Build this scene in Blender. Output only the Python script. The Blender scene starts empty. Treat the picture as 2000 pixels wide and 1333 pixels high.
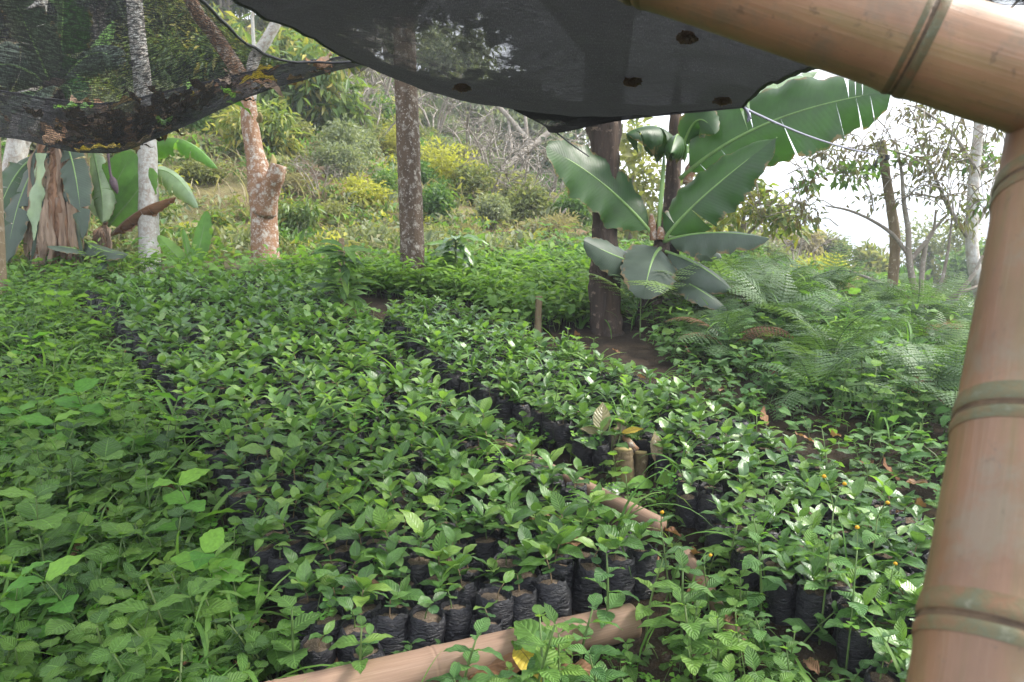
import bpy, math, random
import numpy as np
from mathutils import Vector, Matrix
from mathutils import noise as mnoise

R = math.radians
PI = math.pi
random.seed(11)
rng = np.random.default_rng(11)
scene = bpy.context.scene
col = scene.collection

# ------------------------------------------------------------------ camera
PITCH, CAMZ, FPX = R(7.5), 1.2, 1555.6
cd = bpy.data.cameras.new('camera')
cam = bpy.data.objects.new('camera', cd)
col.objects.link(cam)
cam.location = (0, 0, CAMZ)
cam.rotation_euler = (R(90) - PITCH, 0, 0)
cd.sensor_width = 36
cd.lens = 28
cd.clip_start = 0.05
cd.clip_end = 9000
cd.dof.use_dof = True
cd.dof.focus_distance = 2.9
cd.dof.aperture_fstop = 9.0
scene.camera = cam
HAZE = 0.0035

# ------------------------------------------------------------------ sky and sun
SUN_EL, SUN_AZ = R(44), R(80)          # azimuth measured from +Y towards +X
world = bpy.data.worlds.new('World')
scene.world = world
world.use_nodes = True
wn = world.node_tree
wn.nodes.clear()
w_out = wn.nodes.new('ShaderNodeOutputWorld')
w_bg = wn.nodes.new('ShaderNodeBackground')
w_bg.inputs['Strength'].default_value = 0.1
w_sky = wn.nodes.new('ShaderNodeTexSky')
w_sky.sky_type = 'NISHITA'
w_sky.sun_disc = False
w_sky.sun_elevation = SUN_EL
w_sky.sun_rotation = SUN_AZ
w_tc = wn.nodes.new('ShaderNodeTexCoord')
w_map = wn.nodes.new('ShaderNodeMapping')
w_map.inputs['Scale'].default_value = (1.6, 1.6, 4.0)
w_noise = wn.nodes.new('ShaderNodeTexNoise')
w_noise.inputs['Scale'].default_value = 2.2
w_noise.inputs['Detail'].default_value = 6
w_ramp = wn.nodes.new('ShaderNodeValToRGB')
w_ramp.color_ramp.elements[0].position = 0.30
w_ramp.color_ramp.elements[0].color = (0.72, 0.72, 0.72, 1)
w_ramp.color_ramp.elements[1].position = 0.62
w_ramp.color_ramp.elements[1].color = (0.97, 0.97, 0.97, 1)
w_mix = wn.nodes.new('ShaderNodeMix')
w_mix.data_type = 'RGBA'
w_mix.inputs[7].default_value = (8.6, 8.9, 9.5, 1)      # bright thin cloud cover
wn.links.new(w_tc.outputs['Generated'], w_map.inputs['Vector'])
wn.links.new(w_map.outputs['Vector'], w_noise.inputs['Vector'])
wn.links.new(w_noise.outputs['Fac'], w_ramp.inputs['Fac'])
wn.links.new(w_ramp.outputs['Color'], w_mix.inputs[0])
wn.links.new(w_sky.outputs['Color'], w_mix.inputs[6])
wn.links.new(w_mix.outputs[2], w_bg.inputs['Color'])
wn.links.new(w_bg.outputs['Background'], w_out.inputs['Surface'])

sd = bpy.data.lights.new('sun', 'SUN')
sd.energy = 2.5
sd.angle = R(18)
sd.color = (1.0, 0.95, 0.86)
sun = bpy.data.objects.new('sun', sd)
col.objects.link(sun)
sdir = Vector((math.sin(SUN_AZ) * math.cos(SUN_EL), math.cos(SUN_AZ) * math.cos(SUN_EL), math.sin(SUN_EL)))
sun.rotation_euler = sdir.to_track_quat('Z', 'Y').to_euler()
sun.location = sdir * 40

scene.view_settings.view_transform = 'Standard'
scene.view_settings.look = 'None'
scene.view_settings.gamma = 1.0
scene.view_settings.exposure = 1.8
scene.view_settings.use_curve_mapping = False
scene.render.engine = 'CYCLES'
cy = scene.cycles
cy.max_bounces = 7
cy.diffuse_bounces = 4
cy.glossy_bounces = 2
cy.transmission_bounces = 4
cy.transparent_max_bounces = 12
cy.caustics_reflective = False
cy.caustics_refractive = False
cy.sample_clamp_indirect = 6
cy.use_denoising = True


# ------------------------------------------------------------------ terrain
def sstep(a, b, x):
    t = min(1.0, max(0.0, (x - a) / (b - a)))
    return t * t * (3 - 2 * t)


ELEV_PX = [-1500, 0, 600, 850, 1050, 1300, 1500, 1700, 2000, 3500]
ELEV_DEG = [18, 16, 14.0, 9.5, 4.0, 0.0, -3.0, -5.0, -6.0, -6.0]
AZ_KEYS = [math.atan((p - 1000) / FPX) for p in ELEV_PX]


def ridge_elev(az):
    if az <= AZ_KEYS[0]:
        return R(ELEV_DEG[0])
    for i in range(len(AZ_KEYS) - 1):
        if az <= AZ_KEYS[i + 1]:
            t = (az - AZ_KEYS[i]) / (AZ_KEYS[i + 1] - AZ_KEYS[i])
            t = t * t * (3 - 2 * t)
            return R(ELEV_DEG[i] + t * (ELEV_DEG[i + 1] - ELEV_DEG[i]))
    return R(ELEV_DEG[-1])


def height(x, y):
    r = math.hypot(x, y)
    front = sstep(-1.0, 1.5, y)
    z = 0.14 * max(0.0, min(y, 9.0) - 2.0)
    if x > 2.1:                                            # the bank falls away on the right
        z -= 0.20 * min(x - 2.1, 6.0) * sstep(1.0, 3.0, y)
    rs = 9.0
    if r > rs and y > -2:
        az = math.atan2(x, max(y, 0.01))
        RR = 28.0
        zR = CAMZ + RR * math.tan(ridge_elev(az))
        z0 = z
        if r < RR:
            k = (r - rs) / (RR - rs)
            zz = z0 + (zR - z0) * (0.75 * k + 0.25 * k * k) - 0.35 * math.sin(PI * min(1, (r - rs) / 4)) * (1 if r < rs + 4 else 0)
            zz += 0.5 * mnoise.noise(Vector((x * 0.16, y * 0.16, 3.1))) * sstep(9, 13, r)
        else:
            zz = zR - 0.28 * (r - RR)
            zz = max(zz, -70 + 3 * mnoise.noise(Vector((x * 0.004, y * 0.004, 0))))
        z = z + (zz - z) * front
    z += 0.02 * mnoise.noise(Vector((x * 1.7, y * 1.7, 0)))
    return z


def at(px, py, d):
    """point of the place that sits at depth d metres along the view axis"""
    u, v = (px - 1000) / FPX, (666.5 - py) / FPX
    return Vector((u * d, d * (math.cos(PITCH) + v * math.sin(PITCH)), CAMZ + d * (-math.sin(PITCH) + v * math.cos(PITCH))))


def G(px, py, zoff=0.0, dmin=0.7, dmax=60):
    """point of the terrain (raised by zoff) under a line of sight"""
    d, prev = dmin, dmin
    while d < dmax:
        p = at(px, py, d)
        if p.z < height(p.x, p.y) + zoff:
            a, b = prev, d
            for _ in range(18):
                m = (a + b) / 2
                q = at(px, py, m)
                if q.z < height(q.x, q.y) + zoff:
                    b = m
                else:
                    a = m
            return at(px, py, b)
        prev = d
        d *= 1.03
    return at(px, py, dmax)


def depth_of(p):
    return p.y * math.cos(PITCH) - (p.z - CAMZ) * math.sin(PITCH)


def ground_pt(x, y, dz=0.0):
    return Vector((x, y, height(x, y) + dz))


# ------------------------------------------------------------------ mesh helpers
class MB:
    """collects quads and triangles and links them as ONE mesh object"""

    def __init__(s):
        s.V, s.UV, s.RN, s.Q, s.QM, s.T, s.TM, s.n = [], [], [], [], [], [], [], 0

    def add(s, V, Q=None, T=None, uv=None, rnd=0.0, m=0, M=None):
        V = np.asarray(V, float).reshape(-1, 3)
        if M is not None:
            A = np.array(M)
            V = V @ A[:3, :3].T + A[:3, 3]
        n = len(V)
        s.V.append(V)
        s.UV.append(np.zeros((n, 2)) if uv is None else np.asarray(uv, float).reshape(-1, 2))
        s.RN.append(np.full(n, rnd) if np.isscalar(rnd) else np.asarray(rnd, float))
        if Q is not None and len(Q):
            Q = np.asarray(Q, int).reshape(-1, 4)
            s.Q.append(Q + s.n)
            s.QM.append(np.full(len(Q), m) if np.isscalar(m) else np.asarray(m))
        if T is not None and len(T):
            T = np.asarray(T, int).reshape(-1, 3)
            s.T.append(T + s.n)
            s.TM.append(np.full(len(T), m) if np.isscalar(m) else np.asarray(m))
        s.n += n
        return s

    def cat(s):
        z = lambda L, sh, t=float: np.concatenate(L) if L else np.zeros(sh, t)
        return dict(V=z(s.V, (0, 3)), uv=z(s.UV, (0, 2)), rn=z(s.RN, (0,)), Q=z(s.Q, (0, 4), int), QM=z(s.QM, (0,), int),
                    T=z(s.T, (0, 3), int), TM=z(s.TM, (0,), int))

    def add_mb(s, o, M=None, m=None, rnd=None):
        c = o.cat()
        V = c['V']
        if M is not None:
            A = np.array(M)
            V = V @ A[:3, :3].T + A[:3, 3]
        s.V.append(V)
        s.UV.append(c['uv'])
        s.RN.append(c['rn'] if rnd is None else np.full(len(V), rnd))
        if len(c['Q']):
            s.Q.append(c['Q'] + s.n)
            s.QM.append(c['QM'] if m is None else np.full(len(c['Q']), m))
        if len(c['T']):
            s.T.append(c['T'] + s.n)
            s.TM.append(c['TM'] if m is None else np.full(len(c['T']), m))
        s.n += len(V)
        return s

    def scatter(s, o, A, rnd=None, m=None):
        """many copies of MB o under the 4x4 matrices A (N,4,4)"""
        c = o.cat()
        N, k = len(A), len(c['V'])
        if N == 0:
            return s
        V = np.einsum('nij,kj->nki', A[:, :3, :3], c['V']) + A[:, None, :3, 3]
        off = (np.arange(N) * k + s.n)[:, None, None]
        s.V.append(V.reshape(-1, 3))
        s.UV.append(np.tile(c['uv'], (N, 1)))
        rn = np.tile(c['rn'], N)
        if rnd is not None:
            rn = rn + np.repeat(rnd, k)
        s.RN.append(rn)
        if len(c['Q']):
            s.Q.append((c['Q'][None] + off).reshape(-1, 4))
            s.QM.append(np.tile(c['QM'], N) if m is None else np.full(N * len(c['Q']), m))
        if len(c['T']):
            s.T.append((c['T'][None] + off).reshape(-1, 3))
            s.TM.append(np.tile(c['TM'], N) if m is None else np.full(N * len(c['T']), m))
        s.n += N * k
        return s

    def mesh(s, name, mats, smooth=True):
        c = s.cat()
        nq, nt = len(c['Q']), len(c['T'])
        me = bpy.data.meshes.new(name)
        me.vertices.add(len(c['V']))
        me.vertices.foreach_set('co', c['V'].astype(np.float32).ravel())
        loops = np.concatenate([c['Q'].ravel(), c['T'].ravel()]).astype(np.int32)
        me.loops.add(len(loops))
        me.loops.foreach_set('vertex_index', loops)
        me.polygons.add(nq + nt)
        starts = np.concatenate([np.arange(nq) * 4, nq * 4 + np.arange(nt) * 3]).astype(np.int32)
        me.polygons.foreach_set('loop_start', starts)
        if not isinstance(mats, (list, tuple)):
            mats = [mats]
        for m in mats:
            me.materials.append(m)
        mi = np.concatenate([c['QM'], c['TM']]).astype(np.int32)
        if mi.size and mi.max() > 0:
            me.polygons.foreach_set('material_index', mi)
        me.polygons.foreach_set('use_smooth', np.full(nq + nt, bool(smooth)))
        ul = me.uv_layers.new(name='UVMap')
        ul.data.foreach_set('uv', c['uv'][loops].astype(np.float32).ravel())
        at_ = me.attributes.new('rnd', 'FLOAT', 'POINT')
        at_.data.foreach_set('value', c['rn'].astype(np.float32))
        me.update(calc_edges=True)
        return me

    def build(s, name, mats, parent=None, smooth=True):
        return link(name, s.mesh(name, mats, smooth), parent)


def link(name, data, parent=None, M=None):
    o = bpy.data.objects.new(name, data)
    col.objects.link(o)
    if parent is not None:
        o.parent = parent
    if M is not None:
        o.matrix_local = M
    return o


def tag(o, label=None, cat=None, group=None, kind=None):
    if label:
        o['label'] = label
    if cat:
        o['category'] = cat
    if group:
        o['group'] = group
    if kind:
        o['kind'] = kind
    return o


def empty(name, loc, label, cat, group=None, rz=0.0, sc=1.0):
    o = link(name, None)
    o.empty_display_size = 0.05
    o.location = loc
    o.rotation_euler = (0, 0, rz)
    o.scale = (sc, sc, sc)
    return tag(o, label, cat, group)


def gridq(nr, nc, wrap=False):
    """quads of nr+1 rows of nc+1 (or nc when wrapped) vertices"""
    w = nc if wrap else nc + 1
    r, c = np.meshgrid(np.arange(nr), np.arange(nc), indexing='ij')
    c2 = (c + 1) % w
    return np.stack([r * w + c, r * w + c2, (r + 1) * w + c2, (r + 1) * w + c], -1).reshape(-1, 4)


def crom(P, n):
    """Catmull-Rom through the rows of P, n samples per span (first axis)"""
    P = np.asarray(P, float)
    k = len(P)
    Q = np.concatenate([[2 * P[0] - P[1]], P, [2 * P[-1] - P[-2]]])
    out = []
    for i in range(k - 1):
        p0, p1, p2, p3 = Q[i], Q[i + 1], Q[i + 2], Q[i + 3]
        for j in range(n + (1 if i == k - 2 else 0)):
            t = j / n
            out.append(0.5 * (2 * p1 + (p2 - p0) * t + (2 * p0 - 5 * p1 + 4 * p2 - p3) * t * t + (3 * p1 - p0 - 3 * p2 + p3) * t ** 3))
    return np.array(out)


def tube(P, rad, sides=8, cap=True, rough=0.0, seed=0, lobes=0.0, span=0, mb=None, m=0, rnd=0.0, uvs=1.0):
    """a tapered tube through points P; span>0 resamples it smoothly"""
    P = np.array([tuple(p) for p in P], float)
    rad = np.asarray(rad, float)
    if span:
        Z = crom(np.concatenate([P, rad[:, None]], 1), span)
        P, rad = Z[:, :3], np.maximum(Z[:, 3], 1e-4)
    n = len(P)
    T = np.gradient(P, axis=0)
    T /= np.linalg.norm(T, axis=1)[:, None] + 1e-9
    ref = np.array([1.0, 0, 0]) if abs(T[0][0]) < 0.8 else np.array([0, 1.0, 0])
    A = np.zeros((n, 3))
    a = ref - T[0] * (ref @ T[0])
    for i in range(n):
        a = a - T[i] * (a @ T[i])
        a /= np.linalg.norm(a) + 1e-9
        A[i] = a
    B = np.cross(T, A)
    th = np.arange(sides) / sides * 2 * PI
    g = np.ones((n, sides))
    if rough or lobes:
        for i in range(n):
            for j in range(sides):
                q = Vector((math.cos(th[j]) * 1.3, math.sin(th[j]) * 1.3, i * 0.35 + seed * 7.7))
                g[i, j] += rough * mnoise.noise(q * 1.7) + lobes * mnoise.noise(Vector((q.x, q.y, seed * 3.3 + i * 0.06)))
    V = P[:, None] + (rad[:, None] * g)[..., None] * (np.cos(th)[None, :, None] * A[:, None] + np.sin(th)[None, :, None] * B[:, None])
    L = np.concatenate([[0], np.cumsum(np.linalg.norm(np.diff(P, axis=0), axis=1))])
    uv = np.stack(np.broadcast_arrays(np.arange(sides)[None] / sides, L[:, None] * uvs), -1)
    V = V.reshape(-1, 3)
    uv = uv.reshape(-1, 2)
    Q = gridq(n - 1, sides, True)
    Tt = []
    if cap:
        V = np.concatenate([V, P[:1], P[-1:]])
        uv = np.concatenate([uv, [[0.5, 0]], [[0.5, L[-1]]]])
        b, e = n * sides, n * sides + 1
        for j in range(sides):
            Tt.append((b, (j + 1) % sides, j))
            Tt.append((e, (n - 1) * sides + j, (n - 1) * sides + (j + 1) % sides))
    mb = mb or MB()
    mb.add(V, Q, Tt, uv, rnd, m)
    return mb


def Mx(loc=(0, 0, 0), rx=0, ry=0, rz=0, s=1.0):
    return Matrix.Translation(loc) @ Matrix.Rotation(rz, 4, 'Z') @ Matrix.Rotation(rx, 4, 'X') @ Matrix.Rotation(ry, 4, 'Y') @ Matrix.Diagonal((s, s, s, 1))


def mats_np(pos, rz, rx, ry, s):
    """vectorised Mx"""
    N = len(pos)
    cz, sz, cx, sx, c_y, sy = np.cos(rz), np.sin(rz), np.cos(rx), np.sin(rx), np.cos(ry), np.sin(ry)
    o, l = np.zeros(N), np.ones(N)
    Rz = np.stack([cz, -sz, o, sz, cz, o, o, o, l], -1).reshape(N, 3, 3)
    Rx = np.stack([l, o, o, o, cx, -sx, o, sx, cx], -1).reshape(N, 3, 3)
    Ry = np.stack([c_y, o, sy, o, l, o, -sy, o, c_y], -1).reshape(N, 3, 3)
    A = np.zeros((N, 4, 4))
    A[:, :3, :3] = (Rz @ Rx @ Ry) * np.asarray(s).reshape(-1, 1, 1)
    A[:, :3, 3] = pos
    A[:, 3, 3] = 1
    return A


def inside(x, y, poly):
    c, n = False, len(poly)
    for i in range(n):
        (x1, y1), (x2, y2) = poly[i], poly[(i + 1) % n]
        if (y1 > y) != (y2 > y) and x < (x2 - x1) * (y - y1) / (y2 - y1) + x1:
            c = not c
    return c


def px_poly(pts, zoff):
    return [tuple(G(px, py, zoff).xy) for px, py in pts]


def fill(poly, n, seed):
    """n random ground points inside a ground polygon"""
    r = random.Random(seed)
    xs, ys = [p[0] for p in poly], [p[1] for p in poly]
    out = []
    while len(out) < n:
        x, y = r.uniform(min(xs), max(xs)), r.uniform(min(ys), max(ys))
        if inside(x, y, poly):
            out.append((x, y))
    return out
# ------------------------------------------------------------------ materials
class NT:
    def __init__(s, name):
        s.m = bpy.data.materials.new(name)
        s.m.use_nodes = True
        s.t = s.m.node_tree
        s.t.nodes.clear()
        s.out = s.t.nodes.new('ShaderNodeOutputMaterial')

    def n(s, typ, ins=None, **props):
        nd = s.t.nodes.new(typ)
        for k, v in props.items():
            setattr(nd, k, v)
        for k, v in (ins or {}).items():
            s.set(nd, k, v)
        return nd

    def set(s, nd, k, v):
        sock = nd.inputs[k]
        if isinstance(v, bpy.types.NodeSocket):
            s.t.links.new(v, sock)
        elif isinstance(v, bpy.types.Node):
            s.t.links.new(v.outputs[0], sock)
        else:
            if hasattr(sock.default_value, '__len__') and not hasattr(v, '__len__'):
                v = (v, v, v)
            if hasattr(v, '__len__') and len(v) == 3 and len(sock.default_value) == 4:
                v = (*v, 1)
            sock.default_value = v

    def math(s, op, a, b=0.0, c=None, clamp=False):
        nd = s.n('ShaderNodeMath', {0: a, 1: b}, operation=op, use_clamp=clamp)
        if c is not None:
            s.set(nd, 2, c)
        return nd.outputs[0]

    def mix(s, f, a, b, blend='MIX'):
        nd = s.n('ShaderNodeMix', {0: f, 6: a, 7: b}, data_type='RGBA', blend_type=blend)
        return nd.outputs[2]

    def ramp(s, f, stops, interp='LINEAR'):
        nd = s.n('ShaderNodeValToRGB', {0: f})
        cr = nd.color_ramp
        cr.interpolation = interp
        while len(cr.elements) < len(stops):
            cr.elements.new(0.5)
        for e, (p, c) in zip(cr.elements, stops):
            e.position = p
            e.color = (*c, 1) if hasattr(c, '__len__') else (c, c, c, 1)
        return nd.outputs[0]

    def noise(s, scale, detail=3, vec=None, rough=0.55, dist=0.0):
        nd = s.n('ShaderNodeTexNoise', {'Scale': scale, 'Detail': detail, 'Roughness': rough, 'Distortion': dist})
        if vec is not None:
            s.set(nd, 'Vector', vec)
        return nd.outputs[0]

    def obj(s, scale=(1, 1, 1)):
        tc = s.n('ShaderNodeTexCoord')
        mp = s.n('ShaderNodeMapping', {'Vector': tc.outputs['Object'], 'Scale': scale})
        return mp.outputs[0]

    def uvv(s, scale=(1, 1, 1)):
        tc = s.n('ShaderNodeTexCoord')
        mp = s.n('ShaderNodeMapping', {'Vector': tc.outputs['UV'], 'Scale': scale})
        return mp.outputs[0]

    def bump(s, h, dist, strength=1.0):
        return s.n('ShaderNodeBump', {'Height': h, 'Distance': dist, 'Strength': strength}).outputs[0]

    def bsdf(s, colr, rough=0.6, normal=None, spec=0.5, metallic=0.0):
        b = s.n('ShaderNodeBsdfPrincipled', {'Base Color': colr, 'Roughness': rough, 'Specular IOR Level': spec, 'Metallic': metallic})
        if normal is not None:
            s.set(b, 'Normal', normal)
        return b.outputs[0]

    def end(s, sh):
        s.t.links.new(sh, s.out.inputs['Surface'])
        return s.m

    def var(s):
        """a random number per leaf (attribute) and per object"""
        a = s.n('ShaderNodeAttribute', attribute_name='rnd').outputs['Fac']
        o = s.n('ShaderNodeObjectInfo').outputs['Random']
        return s.math('FRACT', s.math('ADD', a, o))


def leafmat(name, cols, rough=0.45, trans=0.3, freq=8.0, slope=2.0, bump=0.0012, vein=0.35, under=0.35, spots=0.0, spec=0.5, veincol=None, edge=0.0):
    k = NT(name)
    v = k.var()
    st = [(i / max(1, len(cols) - 1), c) for i, c in enumerate(cols)]
    base = k.ramp(v, st)
    uv = k.n('ShaderNodeTexCoord').outputs['UV']
    sp = k.n('ShaderNodeSeparateXYZ', {0: uv})
    au = k.math('MULTIPLY', k.math('ABSOLUTE', k.math('SUBTRACT', sp.outputs[0], 0.5)), 2.0)
    x = k.math('SUBTRACT', k.math('MULTIPLY', sp.outputs[1], freq), k.math('MULTIPLY', au, slope))
    tri = k.math('MULTIPLY', k.math('PINGPONG', x, 0.5), 2.0)
    side = k.math('SUBTRACT', 1.0, k.math('MULTIPLY', tri, 6.0, clamp=True))
    side = k.math('MAXIMUM', side, 0.0)
    mid = k.math('SUBTRACT', 1.0, k.math('DIVIDE', au, 0.07), clamp=True)
    vm = k.math('MAXIMUM', k.math('MULTIPLY', side, 0.5), mid)
    pale = veincol or tuple(min(1, c * 1.9 + 0.03) for c in cols[len(cols) // 2])
    c1 = k.mix(k.math('MULTIPLY', vm, vein), base, pale)
    mott = k.noise(9, 3, k.obj(), 0.6)
    c1 = k.mix(1.0, c1, k.ramp(mott, [(0.25, 0.74), (0.75, 1.22)]), 'MULTIPLY')
    if spots:
        sn = k.noise(260, 2, k.obj())
        c1 = k.mix(k.ramp(sn, [(0.64, 0.0), (0.70, spots)]), c1, (0.30, 0.16, 0.05))
    if edge:
        en = k.math('ADD', au, k.math('MULTIPLY', k.math('SUBTRACT', k.noise(14, 4, k.obj(), 0.65), 0.5), 0.9))
        c1 = k.mix(k.ramp(en, [(0.93, 0.0), (1.02, edge)]), c1, (.17, .115, .05))
    bf = k.n('ShaderNodeNewGeometry').outputs['Backfacing']
    c1 = k.mix(k.math('MULTIPLY', bf, under), c1, tuple(min(1, c * 1.3 + 0.05) for c in cols[len(cols) // 2]))
    h = k.math('ADD', k.math('POWER', tri, 0.6), k.math('MULTIPLY', au, 0.4))
    nrm = k.bump(h, bump) if bump else None
    rn = k.ramp(mott, [(0.3, rough * 0.85), (0.7, min(1, rough * 1.25))])
    sh = k.bsdf(c1, rn, nrm, spec)
    if trans:
        tr = k.n('ShaderNodeBsdfTranslucent', {'Color': k.mix(1.0, c1, (1.5, 1.55, 0.7), 'MULTIPLY')}).outputs[0]
        sh = k.n('ShaderNodeMixShader', {0: trans, 1: sh, 2: tr}).outputs[0]
    return k.end(sh)


def barkmat(name, cols, patch, patchcol, patch_scale=18.0, fissure=0.012, stretch=(1, 1, 0.25), rough=0.85, moss=None):
    k = NT(name)
    o = k.obj()
    f = k.noise(7, 5, k.obj(stretch), 0.65)
    base = k.ramp(f, [(0.28, cols[0]), (0.5, cols[1]), (0.72, cols[2])])
    pn = k.noise(patch_scale, 5, o, 0.7)
    base = k.mix(k.ramp(pn, [(patch - .05, 0.0), (patch + 0.10, 0.9)]), base, patchcol)
    pn2 = k.noise(patch_scale * 3.3, 3, o, 0.6)
    base = k.mix(k.ramp(pn2, [(0.60, 0.0), (0.66, 0.7)]), base, tuple(min(0.8, c * 1.25) for c in patchcol))
    if moss:
        mn = k.noise(5, 4, o, 0.6)
        base = k.mix(k.ramp(mn, [(0.50, 0.0), (0.62, 0.8)]), base, moss)
    h = k.noise(16, 6, k.obj(stretch), 0.7)
    return k.end(k.bsdf(base, rough, k.bump(h, fissure), 0.25))


M = {}
M['coffee'] = leafmat('coffee_leaf', [(.034, .092, .018), (.050, .125, .024), (.072, .165, .032), (.105, .215, .042), (.18, .29, .055)], .36, .27, 9, 2.2, .0010, .42, spots=.30)
M['coffee_glossy'] = leafmat('coffee_leaf_glossy', [(.040, .105, .022), (.060, .14, .030), (.090, .185, .038), (.15, .26, .05)], .30, .22, 9, 2.2, .0006, .34, spec=.65)
M['cotyledon'] = leafmat('cotyledon_leaf', [(.035, .10, .028), (.05, .13, .03), (.09, .17, .045)], .42, .2, 5, 1.5, .001, .25, spots=.25)
M['weed'] = leafmat('weed_leaf', [(.058, .132, .026), (.088, .190, .034), (.125, .245, .044), (.18, .305, .058)], .56, .40, 8, 2.0, .0030, .5, spec=.4)
M['weed_dark'] = leafmat('weed_leaf_dark', [(.038, .090, .024), (.052, .12, .028), (.078, .16, .040)], .50, .28, 8, 2.0, .0030, .42, spots=.12, spec=.4)
M['weed_pale'] = leafmat('weed_leaf_pale', [(.06, .15, .04), (.085, .195, .05), (.12, .25, .06)], .52, .34, 9, 2.2, .0030, .55, spec=.42)
M['clover'] = leafmat('clover_leaf', [(.07, .20, .03), (.11, .27, .04), (.19, .36, .05)], .6, .4, 3, 1.0, .0006, .2, spec=.3)
M['grass'] = leafmat('grass_blade', [(.06, .15, .025), (.10, .22, .035), (.16, .27, .06)], .5, .35, 1, 8.0, .0003, .35, spec=.35)
M['fresh'] = leafmat('fresh_leaf', [(.075, .165, .030), (.115, .225, .038), (.19, .30, .055)], .55, .42, 5, 2.0, .0008, .2, spec=.3)
M['fern'] = leafmat('fern_frond', [(.042, .088, .030), (.065, .125, .044), (.10, .165, .062)], .5, .35, 2, 1.0, .0004, .15, spec=.4)
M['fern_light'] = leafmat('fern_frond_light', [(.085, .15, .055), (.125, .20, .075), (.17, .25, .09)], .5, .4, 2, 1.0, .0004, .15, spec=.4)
M['banana'] = leafmat('banana_leaf', [(.018, .058, .011), (.024, .074, .014), (.034, .092, .018)], .46, .30, 46, 3.0, .0007, .09, veincol=(.10, .19, .05), edge=.8)
M['banana_bright'] = leafmat('banana_leaf_bright', [(.10, .24, .04), (.13, .28, .05), (.17, .32, .06)], .42, .40, 46, 3.0, .0007, .09, edge=.5)
M['banana_grey'] = leafmat('banana_leaf_grey', [(.040, .066, .044), (.048, .075, .050), (.062, .088, .060)], .50, .18, 46, 3.0, .0008, .09, edge=.9)
M['banana_pale'] = leafmat('banana_leaf_pale', [(.24, .34, .20), (.30, .40, .25)], .48, .35, 46, 3.0, .0008, .09, edge=.7)
M['midrib'] = leafmat('banana_midrib', [(.16, .28, .08), (.20, .33, .10)], .4, .15, 1, 0, 0, 0)
M['stem'] = leafmat('green_stem', [(.09, .16, .04), (.14, .20, .06)], .55, .15, 1, 0, 0, 0)
M['stem_brown'] = leafmat('woody_stem', [(.16, .11, .06), (.24, .17, .09)], .7, .0, 1, 0, 0, 0)
M['bronze'] = leafmat('bronze_leaf', [(.20, .15, .09), (.26, .19, .12), (.20, .20, .08)], .36, .22, 9, 2.2, .002, .3, veincol=(.42, .32, .24))
M['dead'] = leafmat('dead_leaf', [(.13, .065, .035), (.20, .105, .055), (.27, .15, .085), (.33, .21, .13)], .75, .15, 8, 2.0, .003, .25, spots=.3, spec=.2)
M['litter_dim'] = leafmat('litter_leaf_dim', [(.030, .020, .012), (.05, .032, .018), (.10, .055, .028)], .8, .05, 8, 2.0, .003, .2, spec=.15)  # dead leaves with the dimming behind the net put into their colour
M['yellow'] = leafmat('yellow_leaf', [(.42, .30, .03), (.50, .38, .05)], .6, .3, 9, 2.0, .002, .9, spots=.8, veincol=(.10, .05, .02))
M['sheath'] = leafmat('dry_sheath', [(.20, .13, .085), (.29, .20, .14), (.38, .29, .22)], .8, .12, 1, 6.0, .002, .3, spec=.15)
M['olive'] = leafmat('bush_leaf_olive', [(.10, .135, .045), (.14, .17, .06), (.20, .215, .085), (.25, .24, .12)], .6, .35, 2, 1, 0, .1, spec=.3)
M['lime'] = leafmat('bush_leaf_lime', [(.25, .27, .04), (.33, .33, .06), (.42, .40, .09)], .6, .4, 2, 1, 0, .1, spec=.3)
M['greygreen'] = leafmat('bush_leaf_grey_green', [(.13, .17, .09), (.19, .22, .13), (.28, .30, .20)], .6, .3, 2, 1, 0, .1, spec=.3)
M['bushgreen'] = leafmat('bush_leaf_green', [(.05, .12, .025), (.085, .17, .035), (.14, .22, .05)], .5, .35, 2, 1, 0, .1, spec=.4)
M['mango'] = leafmat('tree_leaf_drooping', [(.055, .115, .022), (.09, .16, .032), (.17, .22, .05), (.36, .30, .05)], .42, .35, 6, 2, 0, .2, spec=.45)
M['darktree'] = leafmat('tree_leaf_dark', [(.035, .065, .028), (.05, .085, .034), (.075, .115, .045)], .5, .25, 2, 1, 0, .1, spec=.4)
M['dryleaf'] = leafmat('hanging_dry_leaf', [(.11, .085, .05), (.15, .12, .07), (.11, .15, .05), (.19, .155, .10)], .6, .3, 3, 1, 0, .15, spec=.3)
M['straw'] = leafmat('dry_grass', [(.24, .20, .13), (.31, .27, .185), (.21, .21, .10)], .75, .3, 1, 4, 0, .2, spec=.2)
M['twig'] = barkmat('pale_twig', [(.15, .125, .10), (.22, .19, .155), (.30, .265, .23)], .57, (.36, .34, .31), 12, .002)
M['bark_pale'] = barkmat('bark_pale_lichen', [(.26, .21, .17), (.36, .32, .28), (.46, .43, .40)], .47, (.50, .50, .48), 20, .014)
M['bark_red'] = barkmat('bark_reddish', [(.16, .085, .048), (.23, .125, .07), (.30, .18, .11)], .545, (.46, .44, .40), 19, .018)
M['bark_brown'] = barkmat('bark_brown_lichen', [(.045, .033, .024), (.08, .055, .037), (.13, .09, .062)], .58, (.33, .31, .28), 15, .022)
M['bark_dark'] = barkmat('bark_dark_fissured', [(.022, .017, .013), (.050, .036, .028), (.12, .082, .06)], .66, (.16, .12, .09), 6, .05, (1, 1, 0.08))
M['bark_moss'] = barkmat('bark_mossy', [(.06, .046, .024), (.11, .08, .042), (.17, .125, .07)], .62, (.24, .20, .12), 16, .012, (1, 1, .15), moss=(.14, .16, .04))
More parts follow.
